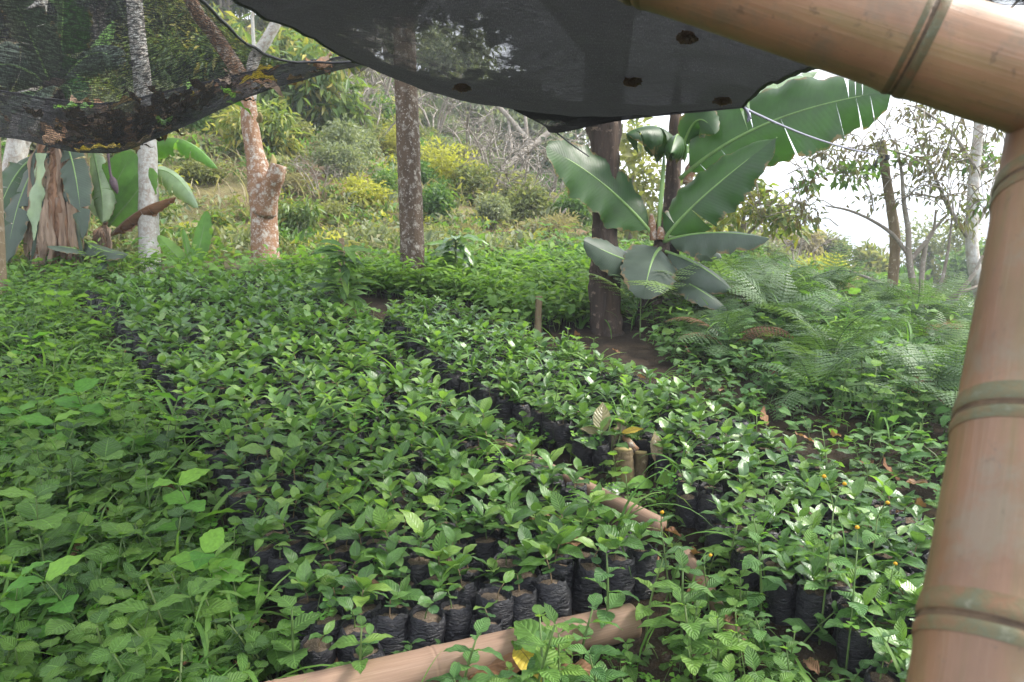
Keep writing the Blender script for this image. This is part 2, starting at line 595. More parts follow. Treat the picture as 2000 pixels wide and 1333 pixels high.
M['bark_stake'] = barkmat('stake_wood', [(.10, .075, .045), (.18, .135, .08), (.27, .21, .14)], .6, (.30, .26, .19), 9, .010, (1, 1, .12))
M['wood_cut'] = barkmat('cut_wood_face', [(.19, .14, .06), (.27, .21, .09), (.33, .27, .13)], .6, (.22, .22, .09), 30, .003, (1, 1, 1))


def bag_mat():
    k = NT('black_plastic_bag')
    a = k.noise(22, 4, k.obj((1, 1, 3.2)), 0.6, 1.2)
    b = k.noise(70, 3, k.obj((0.6, 0.6, 3.0)), 0.5, 0.8)
    h = k.math('ADD', a, k.math('MULTIPLY', b, 0.35))
    dust = k.ramp(k.noise(9, 4, k.obj(), 0.65), [(0.52, 0.0), (0.75, 0.55)])
    c = k.mix(dust, (.009, .009, .013), (.060, .050, .042))
    return k.end(k.bsdf(c, k.ramp(b, [(0.3, 0.28), (0.7, 0.5)]), k.bump(h, 0.012), 0.45))


def soil_mat(name, c0, c1, c2, scale=420, depth=0.004):
    k = NT(name)
    o = k.obj()
    n1 = k.noise(scale, 3, o, 0.7)
    n2 = k.noise(scale * 0.12, 3, o, 0.6)
    c = k.ramp(n1, [(0.32, c0), (0.5, c1), (0.68, c2)])
    c = k.mix(1.0, c, k.ramp(n2, [(0.3, 0.6), (0.7, 1.25)]), 'MULTIPLY')
    return k.end(k.bsdf(c, 0.95, k.bump(n1, depth), 0.15))


M['bag'] = bag_mat()
M['soil'] = soil_mat('potting_soil', (.055, .040, .028), (.15, .112, .080), (.34, .27, .20))


def ground_mat():
    k = NT('ground_soil')
    o = k.n('ShaderNodeTexCoord').outputs['Object']
    big = k.noise(0.35, 5, o, 0.6)
    mid = k.noise(6, 5, o, 0.7)
    fine = k.noise(70, 4, o, 0.7)
    near = k.ramp(mid, [(0.3, (.018, .013, .009)), (0.55, (.042, .030, .020)), (0.75, (.085, .058, .036))])
    hill = k.ramp(big, [(0.36, (.24, .135, .09)), (0.46, (.22, .16, .09)), (0.56, (.17, .17, .075)), (0.70, (.25, .22, .12))])
    hill = k.mix(1.0, hill, k.ramp(fine, [(0.3, 0.55), (0.7, 1.35)]), 'MULTIPLY')
    sp = k.n('ShaderNodeSeparateXYZ', {0: o})
    rr = k.math('SQRT', k.math('ADD', k.math('MULTIPLY', sp.outputs[0], sp.outputs[0]), k.math('MULTIPLY', sp.outputs[1], sp.outputs[1])))
    f = k.math('DIVIDE', k.math('SUBTRACT', rr, 8.4), 1.6, clamp=True)
    c = k.mix(f, near, hill)
    far = k.math('DIVIDE', k.math('SUBTRACT', rr, 60), 120, clamp=True)
    c = k.mix(far, c, k.ramp(k.noise(0.012, 6, o, 0.7), [(0.35, (.04, .075, .03)), (0.65, (.10, .13, .06))]))
    return k.end(k.bsdf(c, 0.95, k.bump(k.math('ADD', mid, fine), 0.02), 0.15))


M['ground'] = ground_mat()


def bamboo_mat(name, fresh=True, gain=1.0):
    k = NT(name)
    uv = k.uvv((5, 1.6, 1))
    st = k.noise(9, 5, k.uvv((9, 0.7, 1)), 0.6)
    bl = k.noise(3.0, 5, uv, 0.65, 0.4)
    if fresh:
        base = k.ramp(st, [(0.05, (.126, .064, .032)), (0.5, (.142, .076, .040)), (0.95, (.160, .091, .052))])
        base = k.mix(k.ramp(bl, [(0.46, 0.0), (0.66, 0.6)]), base, (.100, .078, .030))
        o = k.obj()
        base = k.mix(1.0, base, (gain, gain * (1 + (gain - 1) * .04), gain * (1 + (gain - 1) * .10)), 'MULTIPLY')
        big = k.noise(6, 5, o, 0.62, 0.5)
        base = k.mix(1.0, base, k.ramp(big, [(0.25, 0.62), (0.5, 1.0), (0.78, 1.38)]), 'MULTIPLY')
        sc = k.noise(5, 5, k.uvv((8, 3, 1)), 0.8)
        base = k.mix(k.ramp(sc, [(0.63, 0.0), (0.70, 0.85)]), base, (.045, .030, .018))
        gp = k.noise(13, 5, o, 0.72)
        base = k.mix(k.ramp(gp, [(0.52, 0.0), (0.66, 0.55)]), base, (.13, .115, .078))
        sm = k.noise(60, 3, o, 0.7)
        base = k.mix(k.ramp(sm, [(0.62, 0.0), (0.70, 0.5)]), base, (.07, .05, .03))
        pl = k.noise(11, 5, k.uvv((6, 1, 1)), 0.7)
        base = k.mix(k.ramp(pl, [(0.58, 0.0), (0.75, 0.25)]), base, (.30, .21, .15))
        rough = 0.38
    else:
        base = k.ramp(st, [(0.2, (.17, .10, .066)), (0.5, (.22, .138, .092)), (0.8, (.28, .19, .135))])
        base = k.mix(k.ramp(bl, [(0.58, 0.0), (0.74, 0.7)]), base, (.20, .15, .09))
        sc = k.noise(26, 4, k.uvv((3, 5, 1)), 0.7)
        base = k.mix(k.ramp(sc, [(0.64, 0.0), (0.70, 0.7)]), base, (.13, .09, .055))
        rough = 0.62
    return k.end(k.bsdf(base, k.ramp(bl, [(0.3, rough), (0.7, rough + 0.2)]), k.bump(st, 0.0007), 0.45))


M['bamboo'] = bamboo_mat('bamboo_culm')
M['bamboo_pale_lit'] = bamboo_mat('bamboo_culm_pale_lit', True, 1.75)  # peach beam culm, its colour also lightened to stand in for daylight
M['bamboo_old'] = bamboo_mat('bamboo_weathered', False)


def ring_mat():
    k = NT('bamboo_node')
    n = k.noise(24, 5, k.obj(), 0.75)
    uv = k.n('ShaderNodeSeparateXYZ', {0: k.n('ShaderNodeTexCoord').outputs['UV']})
    c = k.ramp(n, [(0.38, (.135, .075, .038)), (0.50, (.10, .082, .040)), (0.60, (.085, .088, .050)), (0.74, (.20, .19, .14))])
    dark = k.ramp(n, [(0.35, (.05, .035, .02)), (0.7, (.12, .085, .05))])
    return k.end(k.bsdf(c, 0.6, k.bump(n, 0.002), 0.3)), dark


M['ring'] = ring_mat()[0]


def plain(name, c0, c1, scale=20, rough=0.7, bump=0.002, spec=0.3, stretch=(1, 1, 1)):
    k = NT(name)
    n = k.noise(scale, 4, k.obj(stretch), 0.65)
    return k.end(k.bsdf(k.ramp(n, [(0.3, c0), (0.7, c1)]), rough, k.bump(n, bump), spec))


M['ring_dark'] = plain('bamboo_node_groove', (.035, .022, .012), (.10, .065, .035), 60, .7)
M['petal'] = plain('flower_orange', (.55, .26, .01), (.72, .42, .02), 200, .6)
M['pink'] = plain('flower_pink', (.75, .22, .25), (.85, .36, .38), 200, .6)
M['bud'] = plain('banana_bud', (.035, .022, .030), (.085, .05, .06), 30, .5)
M['rope'] = plain('rope_fibre', (.16, .16, .22), (.27, .27, .34), 90, .7, .003)
M['rope_black'] = plain('rope_black', (.010, .010, .012), (.03, .03, .035), 60, .6, .003)
M['white_bit'] = plain('white_plastic', (.55, .55, .56), (.72, .72, .72), 40, .4)


def net_mat(name, opening, thin=()):
    k = NT(name)
    uv = k.n('ShaderNodeTexCoord').outputs['UV']
    w1 = k.noise(1.0, 2, k.uvv((700, 120, 1)), 0.6)
    w2 = k.noise(1.0, 2, k.uvv((120, 800, 1)), 0.6)
    big = k.noise(1.0, 4, k.uvv((5, 5, 1)), 0.6)
    w = k.math('MULTIPLY', k.math('ADD', w1, w2), 0.5)
    hole = k.ramp(w, [(0.40, 0.15), (0.62, 1.9)])
    hole = k.math('MULTIPLY', hole, k.ramp(big, [(0.3, 0.7), (0.7, 1.3)]))
    grain = k.noise(1.0, 3, k.uvv((40, 330, 1)), 0.75)
    hole = k.math('MULTIPLY', hole, k.ramp(grain, [(0.42, 0.15), (0.70, 3.2)]))
    lw = k.n('ShaderNodeLayerWeight', {'Blend': 0.35}).outputs['Facing']
    hole = k.math('MULTIPLY', hole, k.math('SUBTRACT', 1.0, k.math('POWER', lw, 2.2), clamp=True))
    hole = k.math('MULTIPLY', hole, opening, clamp=True)
    for (cu, cv, rad, gain) in thin:                                  # patches opened up on purpose so bright sky shows through the net
        dx = k.n('ShaderNodeVectorMath', {0: uv, 1: (cu, cv, 0)}, operation='DISTANCE').outputs['Value']
        dd = k.math('ADD', dx, k.math('MULTIPLY', k.math('SUBTRACT', k.noise(1.0, 5, k.uvv((26, 22, 1)), 0.7), 0.5), rad * 2.6))
        hole = k.math('ADD', hole, k.math('MULTIPLY', k.ramp(k.math('DIVIDE', dd, rad), [(0.35, gain), (1.0, 0.0)]), k.ramp(w, [(0.35, 0.4), (0.6, 1.5)])), clamp=True)
    c = k.ramp(w1, [(0.40, (.007, .007, .009)), (0.56, (.020, .019, .022)), (0.68, (.075, .072, .075))])
    thread = k.noise(1.0, 3, k.uvv((26, 420, 1)), 0.7)
    c = k.mix(1.0, c, k.ramp(thread, [(0.35, 0.45), (0.66, 2.1)]), 'MULTIPLY')
    sky_speck = k.noise(1.0, 1, k.uvv((260, 240, 1)), 0.5)
    c = k.mix(k.ramp(sky_speck, [(0.66, 0.0), (0.72, 0.7)]), c, (.13, .125, .13))  # pale specks painted in for sky showing through small holes
    dirt = k.noise(1.0, 5, k.uvv((3, 9, 1)), 0.7)
    c = k.mix(k.ramp(dirt, [(0.60, 0.0), (0.76, 0.45)]), c, (.12, .085, .06))
    sh = k.bsdf(c, 0.75, k.bump(k.math('ADD', w, k.math('MULTIPLY', k.noise(1.0, 4, k.uvv((5, 16, 1)), 0.6, 0.6), 6.0)), 0.008), 0.25)
    tl = k.n('ShaderNodeBsdfTranslucent', {'Color': (.02, .02, .022)}).outputs[0]
    sh = k.n('ShaderNodeMixShader', {0: 0.3, 1: sh, 2: tl}).outputs[0]
    tr = k.n('ShaderNodeBsdfTransparent', {'Color': (1, 1, 1)}).outputs[0]
    return k.end(k.n('ShaderNodeMixShader', {0: hole, 1: sh, 2: tr}).outputs[0])


M['net_open'] = net_mat('shade_net_single', 0.37)
M['net_dense'] = net_mat('shade_net_folded', 0.009, [(.37, .56, .15, .34)])

# ------------------------------------------------------------------ ground
g = MB()
NA, NR = 260, 120
rs_ = np.concatenate([[0.0], 0.35 * (6000 / 0.35) ** (np.arange(NR) / (NR - 1))])
V = []
for r_ in rs_:
    for j in range(NA):
        a_ = -PI + 2 * PI * j / NA
        x_, y_ = r_ * math.sin(a_), r_ * math.cos(a_)
        V.append((x_, y_, height(x_, y_)))
g.add(V, gridq(NR, NA, True))
tag(g.build('ground', M['ground']), kind='structure')

# ------------------------------------------------------------------ bamboo frame
def culm(root, P, rad, node_ts, mat, ring=True, sides=40, rw_=1.0):
    """a bamboo culm along P with a swollen, ringed node at each length fraction"""
    P = np.array([tuple(p) for p in P], float)
    t = np.unique(np.concatenate([np.linspace(0, 1, 120)] + [q + np.linspace(-.03, .03, 41) for q in node_ts]).clip(0, 1))
    n = len(t)
    seg = np.concatenate([[0], np.cumsum(np.linalg.norm(np.diff(P, axis=0), axis=1))])
    seg /= seg[-1]
    C = np.stack([np.interp(t, seg, P[:, i]) for i in range(3)], 1)
    r = np.interp(t, seg, rad)
    L = np.linalg.norm(P[-1] - P[0])
    for q in node_ts:
        r = r * (1 + 0.045 * np.exp(-((t - q) * L / 0.016) ** 2) - 0.04 * np.exp(-((t - q) * L / 0.004) ** 2))
    tube(C, r, sides, True, 0.0, 3, mb=(mb := MB()))
    o = mb.build('culm', mat, root)
    if ring:
        d = P[-1] - P[0]
        d /= np.linalg.norm(d)
        for q in node_ts:
            c = np.array([np.interp(q, t, C[:, i]) for i in range(3)])
            for nm, off, hw, ext, mt in (('node_ring', .0026 + .0085 * rw_, .0082 * rw_, .0006, 'ring'), ('node_groove', 0.0, 0.0024, .0004, 'ring_dark'), ('node_ring', -.0026 - .006 * rw_, .0056 * rw_, .0006, 'ring')):
                s_ = np.linspace(-hw, hw, 7)
                pts = c + d * (off + s_)[:, None]
                rad_ = np.interp(q + (off + s_) / L, t, r) + ext
                tube(pts, rad_, sides, False, 0.0, 3, mb=(mb := MB()))
                mb.build(nm, M[mt], o)
    return o


def line_through(pts):
    return [at(*p) for p in pts]


a, b = at(2090, 262, .80), at(1958, 1240, .60)
dirn = (b - a) / (a.z - b.z)
post_pts = [a + dirn * (a.z - z) for z in (a.z + 0.02, -0.12)]
post = empty('bamboo_post', post_pts[1], 'thick upright bamboo post on the right edge with greenish ringed joints', 'bamboo post')
inv = Vector(post_pts[1])
pp = [p - inv for p in post_pts[::-1]]
Lp = (pp[1] - pp[0]).length


def post_t(px, py):
    """length fraction of the post seen at a picture row"""
    best = min(range(2000), key=lambda i: abs(row_of(inv + (pp[1] - pp[0]) * (i / 2000)) - py))
    return best / 2000


def row_of(p):
    d = depth_of(p)
    up = p.y * math.sin(PITCH) + (p.z - CAMZ) * math.cos(PITCH)
    return 666.5 - FPX * up / max(d, 1e-3)


nodes = [post_t(0, y_) for y_ in (395, 850, 1255)]
culm(post, pp, (.0600, .0560), nodes + [nodes[-1] - .24, nodes[-1] - .47], M['bamboo'])

beam_pts = [at(700, -285, .98), at(1300, -72, .87), at(1900, 119, .80), at(2320, 245, .76)]
beam = empty('bamboo_beam', beam_pts[0], 'slanting bamboo beam across the top right corner resting on the post', 'bamboo beam')
bb = [p - beam_pts[0] for p in beam_pts]
culm(beam, bb, (.050, .051, .0535, .055), [.16, .42, .727, .985], M['bamboo_pale_lit'], rw_=.55)

# bamboo lying on the ground in front of the bags
pa, pb = G(440, 1405, .06), G(1236, 1213, .06)
pole = empty('bamboo_pole', pa, 'pale fallen bamboo pole lying in front of the black bags', 'bamboo pole')
culm(pole, [Vector((0, 0, 0)), pb - pa], (.062, .050), [.10, .46, .80], M['bamboo_old'], ring=False, sides=28)
pa, pb = G(1335, 1085, .04), G(1475, 1300, .03)
pole2 = empty('bamboo_pole', pa, 'thin brown split bamboo lying among weeds right of the front bags', 'bamboo pole')
culm(pole2, [Vector((0, 0, 0)), pb - pa], (.030, .022), [.35, .7], M['bamboo_old'], ring=False, sides=16)
pa, pb = G(965, 868, .10), G(1290, 1030, .08)
pole3 = empty('bamboo_pole', pa, 'grey weathered bamboo pole lying in the gap between two seedling beds', 'bamboo pole')
culm(pole3, [Vector((0, 0, 0)), pb - pa], (.034, .036), [.3, .66], M['bamboo_old'], ring=False, sides=16)


POLE_V = {pole.name: G(1236, 1213, .06) - G(440, 1405, .06), pole2.name: G(1475, 1300, .03) - G(1335, 1085, .04)}


# ------------------------------------------------------------------ shade nets
def net_sheet(rows, nsub=(9, 9), ripple=0.012, seed=0):
    K = np.array([[tuple(at(*c)) for c in r] for r in rows])          # rows, cols, 3
    S = crom(K, nsub[0])                                             # rows resampled
    S = np.swapaxes(crom(np.swapaxes(S, 0, 1), nsub[1]), 0, 1)
    nr, nc = S.shape[:2]
    for i in range(nr):
        for j in range(nc):
            q = Vector((S[i, j, 0] * 3.2, S[i, j, 1] * 3.2, S[i, j, 2] * 3.2 + seed))
            S[i, j, 2] += ripple * (mnoise.noise(q) + 0.5 * mnoise.noise(q * 2.7))
    uv = np.stack(np.meshgrid(np.linspace(0, 1, nc), np.linspace(0, 1, nr)), -1)
    return S, uv


netA = empty('shade_net', at(250, 240, 3.5), 'sagging black shade net on the left holding fallen dry leaves', 'shade net')
oA = netA.location.copy()
rowsA = [
    [(-420, 90, 4.3), (0, 178, 4.2), (190, 205, 4.3), (320, 185, 4.4), (470, 147, 4.4), (610, 120, 4.3), (716, 113, 4.1)],
    [(-420, 190, 3.9), (0, 248, 3.8), (190, 272, 3.9), (320, 238, 4.0), (470, 180, 4.1), (610, 140, 4.05), (720, 120, 3.9)],
    [(-420, 190, 3.2), (0, 262, 3.3), (190, 297, 3.4), (320, 260, 3.5), (470, 192, 3.6), (610, 147, 3.7), (724, 124, 3.75)],
    [(-420, 60, 2.6), (0, 130, 2.8), (165, 168, 2.9), (275, 142, 3.0), (370, 112, 3.1), (450, 104, 3.25), (545, 118, 3.45)],
    [(-480, -220, 1.9), (-60, -120, 2.1), (110, -100, 2.2), (205, -80, 2.2), (285, -60, 2.3), (345, -35, 2.5), (385, -5, 2.55)],
    [(-520, -320, 1.75), (-80, -220, 1.9), (95, -190, 2.0), (190, -170, 2.05), (265, -140, 2.1), (325, -100, 2.3), (360, -60, 2.4)],
]
S, uv = net_sheet(rowsA, (10, 9), 0.016, 1)
mb = MB()
mb.add(S.reshape(-1, 3) - np.array(oA), gridq(S.shape[0] - 1, S.shape[1] - 1), None, uv)
mb.build('net_sheet', M['net_open'], netA)
SA = S
for i_ in (0,):                                                       # rolled hem along the far rim
    tube(S[i_], np.full(S.shape[1], .007), 6, rough=.3, mb=(mb := MB()))
    mb2 = MB().add_mb(mb, Matrix.Translation(-oA))
    mb2.build('hem', M['rope_black'], netA)
tube(S[:, -1], np.full(S.shape[0], .006), 6, rough=.3, mb=(mb := MB()))
MB().add_mb(mb, Matrix.Translation(-oA)).build('hem', M['rope_black'], netA)

netB = empty('shade_net', at(1100, 120, 3.0), 'dense black shade net stretched under the bamboo beam, tied to a stake', 'shade net')
oB = netB.location.copy()
rowsB = [
    [(724, 122, 4.0), (780, 135, 3.95), (900, 168, 3.75), (1080, 196, 3.6), (1250, 205, 3.5), (1456, 205, 3.4)],
    [(718, 128, 3.8), (780, 160, 3.7), (900, 193, 3.5), (1080, 224, 3.4), (1250, 224, 3.3), (1452, 211, 3.3)],
    [(604, 72, 3.0), (700, 100, 2.9), (880, 130, 2.8), (1080, 150, 2.7), (1280, 152, 2.65), (1488, 172, 2.55)],
    [(470, 5, 2.4), (620, 15, 2.2), (850, 20, 2.0), (1080, 20, 1.9), (1330, 40, 1.7), (1604, 124, 1.5)],
    [(380, -90, 2.0), (590, -110, 1.8), (850, -120, 1.65), (1100, -110, 1.5), (1380, -60, 1.35), (1690, 40, 1.05)],
]
S, uv = net_sheet(rowsB, (14, 14), 0.017, 5)
mb = MB()
mb.add(S.reshape(-1, 3) - np.array(oB), gridq(S.shape[0] - 1, S.shape[1] - 1), None, uv)
mb.build('net_sheet', M['net_dense'], netB)
SB = S
tube(S[:, -1], np.full(S.shape[0], .006), 6, rough=.3, mb=(mb := MB()))
MB().add_mb(mb, Matrix.Translation(-oB)).build('hem', M['rope_black'], netB)
tube(S[:, 0], np.full(S.shape[0], .007), 6, rough=.3, mb=(mb := MB()))
MB().add_mb(mb, Matrix.Translation(-oB)).build('hem', M['rope_black'], netB)
flap = [
    [(960, 196, 3.66), (1040, 202, 3.6), (1120, 206, 3.55), (1250, 210, 3.5), (1452, 208, 3.42)],
    [(985, 207, 3.64), (1050, 235, 3.6), (1100, 238, 3.55), (1250, 224, 3.5), (1450, 210, 3.42)],
    [(990, 209, 3.62), (1060, 245, 3.6), (1088, 260, 3.58), (1225, 234, 3.5), (1449, 212, 3.42)],
]
S, uv = net_sheet(flap, (6, 8), 0.004, 9)
mb = MB()
mb.add(S.reshape(-1, 3) - np.array(oB), gridq(S.shape[0] - 1, S.shape[1] - 1), None, uv)
mb.build('net_flap', M['net_dense'], netB)
corner = [
    [(1840, -70, 2.3), (1960, -60, 2.3), (2080, -50, 2.3), (2300, -60, 2.3)],
    [(1880, -5, 2.5), (1960, 4, 2.5), (2060, 6, 2.5), (2300, 0, 2.5)],
    [(1890, 5, 2.6), (1940, 10, 2.6), (2060, 12, 2.6), (2300, 8, 2.6)],
]
S, uv = net_sheet(corner, (5, 6), 0.004, 2)
netC = MB()
netC.add(S.reshape(-1, 3), gridq(S.shape[0] - 1, S.shape[1] - 1), None, uv)
tag(netC.build('shade_net', M['net_dense']), 'scrap of black net edge above the beam in the top right corner', 'shade net')
scrap = [[(655, 112, 3.95), (690, 112, 3.95), (722, 118, 3.95)], [(668, 122, 3.93), (690, 130, 3.9), (722, 128, 3.93)], [(680, 128, 3.92), (692, 147, 3.88), (716, 134, 3.92)]]
S, uv = net_sheet(scrap, (4, 4), 0.01, 2)
mb = MB()
mb.add(S.reshape(-1, 3) - np.array(oA), gridq(S.shape[0] - 1, S.shape[1] - 1), None, uv)
mb.build('net_scrap', M['net_open'], netA)

# rope from the net's corner to the stake
rp = [at(1452, 211, 3.3)] + [at(1452 + (1716 - 1452) * t, 211 + (305 - 211) * t + 10 * math.sin(PI * t), 3.3 + 2.6 * t) for t in (.25, .5, .75)] + [at(1716, 304, 5.9)]
mb = tube(rp, [.0055] * 5, 6, rough=.15, span=8)
for k_ in range(3):
    tube([at(1452 + 4 * k_, 208 + 3 * k_, 3.3), at(1462, 222 + 4 * k_, 3.29), at(1466 - 3 * k_, 232 + 3 * k_, 3.28)], [.005] * 3, 5, span=3, mb=mb)
tag(mb.build('rope', M['rope']), 'grey blue rope tied from the net corner to the leaning stake', 'rope')
mb = tube([at(1088, 260, 3.58), at(1120, 285, 4.2), at(1150, 306, 5.2)], [.004] * 3, 5, span=4)
tag(mb.build('string', M['rope_black']), 'thin dark string from the net flap to the dark trunk', 'string')


# ------------------------------------------------------------------ trunks
def px_tube(pts, mat, name, root, sides=14, rough=.10, seed=0, lobes=.0, span=6, sub=None):
    """pts: (px, py, depth, width in px)"""
    P = [at(p[0], p[1], p[2]) - root.location for p in pts]
    r_ = [p[3] / 2 * p[2] / FPX for p in pts]
    mb = tube(P, r_, sides, True, rough, seed, lobes, span)
    return mb.build(name, M[mat], sub or root)


def ground_root(name, px, py, label, cat, group=None):
    p = G(px, py)
    return empty(name, p, label, cat, group), depth_of(p)


t1, d = ground_root('tree', 294, 530, 'slim pale lichen covered trunk left of the forked tree, passing behind the sagging net', 'tree')
px_tube([(296, 545, d, 46), (293, 520, d, 40), (290, 420, d, 38), (287, 290, d, 36), (277, 150, d, 33), (262, 0, d, 30), (245, -300, d, 26), (240, -620, d, 16)], 'bark_pale', 'trunk', t1, seed=1, rough=.08)
t1d = d
t2, d = ground_root('tree', 518, 530, 'forked tree with reddish lichen bark and a sawn off right fork', 'tree')
px_tube([(521, 545, d, 62), (519, 520, d, 56), (516, 430, d, 52), (512, 360, d, 56), (500, 310, d, 38), (489, 250, d, 34), (484, 200, d, 31), (470, 150, d, 30), (420, 70, d, 28), (375, 5, d - .2, 25), (300, -200, d - .4, 18)], 'bark_red', 'trunk', t2, seed=2, rough=.10)
fk = px_tube([(516, 420, d - .05, 44), (526, 375, d - .12, 40), (538, 345, d - .18, 36), (544, 322, d - .2, 32)], 'bark_red', 'limb', t2, seed=4, rough=.12)
px_tube([(531, 330, d - .22, 14), (534, 315, d - .22, 12), (532, 302, d - .22, 3)], 'wood_cut', 'broken_splinter', t2, seed=4, rough=.2, sub=fk)
px_tube([(490, 200, d, 20), (495, 120, d + .1, 22), (520, 80, d + .1, 21), (548, 20, d + .1, 20), (580, -120, d, 14)], 'bark_pale', 'limb', t2, seed=6, rough=.10)
px_tube([(497, 110, d - .1, 7), (494, 60, d - .1, 7), (493, 20, d - .1, 5)], 'bark_pale', 'limb', t2, seed=7)
px_tube([(506, 235, d - .1, 12), (508, 228, d - .2, 10), (507, 220, d - .24, 4)], 'wood_cut', 'branch_stub', t2, seed=9)
t2d = d
t3, d = ground_root('tree', 806, 566, 'straight brown trunk with grey lichen in the centre, rising behind the dense net', 'tree')
px_tube([(807, 580, d, 56), (806, 560, d, 51), (804, 450, d, 47), (799, 330, d, 46), (794, 200, d, 45), (789, 60, d, 44), (783, -150, d, 40), (778, -500, d, 26)], 'bark_brown', 'trunk', t3, seed=3, rough=.07, lobes=.05)
t3d = d
t4, d = ground_root('tree', 1184, 648, 'dark fissured thick trunk beside the banana plant', 'tree')
px_tube([(1186, 662, d, 80), (1184, 640, d, 64), (1180, 560, d, 60), (1181, 500, d, 52), (1181, 400, d, 50), (1182, 330, d, 50), (1181, 270, d, 62), (1178, 225, d, 74), (1176, 120, d, 64), (1170, -150, d, 50), (1165, -500, d, 30)], 'bark_dark', 'trunk', t4, seed=5, rough=.16, lobes=.22, sides=22)
px_tube([(1188, 300, d, 30), (1200, 240, d - .05, 28), (1208, 180, d - .1, 26), (1228, 20, d - .2, 24), (1260, -300, d, 18)], 'bark_dark', 'limb', t4, seed=6, rough=.15, lobes=.15)
t4d = d
t5, d = ground_root('tree', 2, 500, 'leaning whitish trunk on the far left behind the banana clump', 'tree')
px_tube([(-6, 520, d, 40), (6, 420, d, 36), (22, 340, d, 36), (36, 280, d, 40), (50, 200, d, 38), (70, 40, d, 34), (100, -250, d, 26)], 'bark_pale', 'trunk', t5, seed=8, rough=.08)
px_tube([(30, 310, d, 20), (48, 285, d, 16), (62, 255, d, 15), (95, 160, d, 12)], 'bark_pale', 'limb', t5, seed=8)
t5d = d


def leafcloud(n, blobs, size, seed, elong=2.2, hang=0.0, shell=0.55, flat=0.0):
    """n folded leaf faces spread unevenly through ellipsoidal clumps (cx,cy,cz,rx,ry,rz)"""
    r = np.random.default_rng(seed)
    B = np.array(blobs, float)
    w = (B[:, 3] * B[:, 4] * B[:, 5]) ** (2 / 3)
    idx = r.choice(len(B), n, p=w / w.sum())
    d = r.normal(size=(n, 3))
    d /= np.linalg.norm(d, axis=1)[:, None]
    # several sub-clumps on each blob so that gaps and clumps show
    k = r.normal(size=(len(B), 9, 3))
    k /= np.linalg.norm(k, axis=2)[..., None]
    pick = k[idx, r.integers(0, 9, n)]
    d = d * 0.62 + pick * 0.60
    rad = (shell + (1 - shell) * r.random(n) ** 0.6)[:, None]
    C = B[idx, :3] + d * rad * B[idx, 3:6]
    dirn = d + r.normal(size=(n, 3)) * 0.9
    dirn[:, 2] -= hang
    dirn /= np.linalg.norm(dirn, axis=1)[:, None]
    nrm = r.normal(size=(n, 3)) * 0.8 + np.array([0, 0, 1.0]) + d * 0.5
    sd_ = np.cross(dirn, nrm)
    sd_ /= np.linalg.norm(sd_, axis=1)[:, None] + 1e-9
    up = np.cross(sd_, dirn)
    L = size * r.uniform(0.6, 1.3, n)[:, None]
    W = L / elong
    b = C
    tip = C + dirn * L - up * L * 0.18
    m = C + dirn * L * 0.45
    l = m - sd_ * W * 0.5 + up * W * 0.2
    rr = m + sd_ * W * 0.5 + up * W * 0.2
    V = np.stack([b, l, tip, rr], 1).reshape(-1, 3)
    i = np.arange(n)[:, None] * 4
    T = np.concatenate([i + np.array([0, 2, 1]), i + np.array([0, 3, 2])])
    uv = np.tile(np.array([[.5, 0], [0, .45], [.5, 1], [1, .45]]), (n, 1))
    rn = np.repeat(r.random(n) * 0.5 + r.random(len(B))[idx] * 0.5, 4)
    return MB().add(V, None, T, uv, rn)


def overhead_crown(root, c, n, seed, mat, rad=1.5, size=.13, blobs=9):
    r = random.Random(seed)
    bl = []
    for _ in range(blobs):
        a_ = r.uniform(0, 2 * PI)
        q = r.uniform(.2, 1) * rad
        bl.append((c[0] + q * math.cos(a_), c[1] + q * math.sin(a_), c[2] + r.uniform(-.5, .8), r.uniform(.35, .7), r.uniform(.35, .7), r.uniform(.3, .5)))
    lm = MB()
    top = np.array(c) - np.array([0, 0, 1.6])
    for b_ in bl:
        tube([top, (top + np.array(b_[:3])) / 2 + np.array([0, 0, .15]), b_[:3]], [.04, .025, .008], 6, span=3, mb=lm)
    lm.build('limb', M['bark_pale'], root)
    leafcloud(n, bl, size, seed).build('crown', M[mat], root)


for root, px_, py_, d_, n_, sd_, mt_, rad_ in ((t1, 243, -560, t1d, 1800, 1, 'bushgreen', 1.5), (t2, 330, -330, t2d, 1500, 2, 'olive', 1.2), (t3, 760, -260, t3d, 1900, 3, 'bushgreen', 1.3), (t4, 1170, -330, t4d, 5200, 4, 'darktree', 2.1)):
    overhead_crown(root, tuple(at(px_, py_, d_) - root.location), n_, sd_, mt_, rad_, blobs=22 if root == t4 else 9)

# stakes and stumps
st, d = ground_root('stake', 1737, 612, 'leaning wooden stake tied with black cord on the right', 'stake')
px_tube([(1735, 650, d, 23), (1738, 600, d, 21), (1746, 520, d, 19), (1748, 460, d, 20), (1740, 400, d, 18), (1730, 340, d, 17), (1722, 285, d, 18), (1720, 276, d, 17)], 'bark_stake', 'pole', st, seed=12, rough=.14, lobes=.12, sides=14)
mb = MB()
for k_ in range(3):
    c_ = at(1726, 304 + 4 * k_, d) - st.location
    th = np.linspace(0, 2 * PI, 17)
    tube([c_ + Vector((math.cos(t) * .048, math.sin(t) * .048, .006 * math.sin(t + k_))) for t in th], [.009] * 17, 5, cap=False, mb=mb)
tube([at(1717, 306, d - .06) - st.location, at(1708, 322, d - .07) - st.location, at(1702, 338, d - .06) - st.location], [.012, .010, .004], 5, span=3, mb=mb)
mb.build('cord_knot', M['rope_black'], st)
st2, d = ground_root('stake', 1051, 655, 'short cut stake standing in bright green weeds left of the dark trunk', 'stake')
px_tube([(1050, 668, d, 16), (1051, 630, d, 14), (1052, 600, d, 13), (1053, 579, d, 14)], 'bark_stake', 'pole', st2, seed=13, rough=.12)
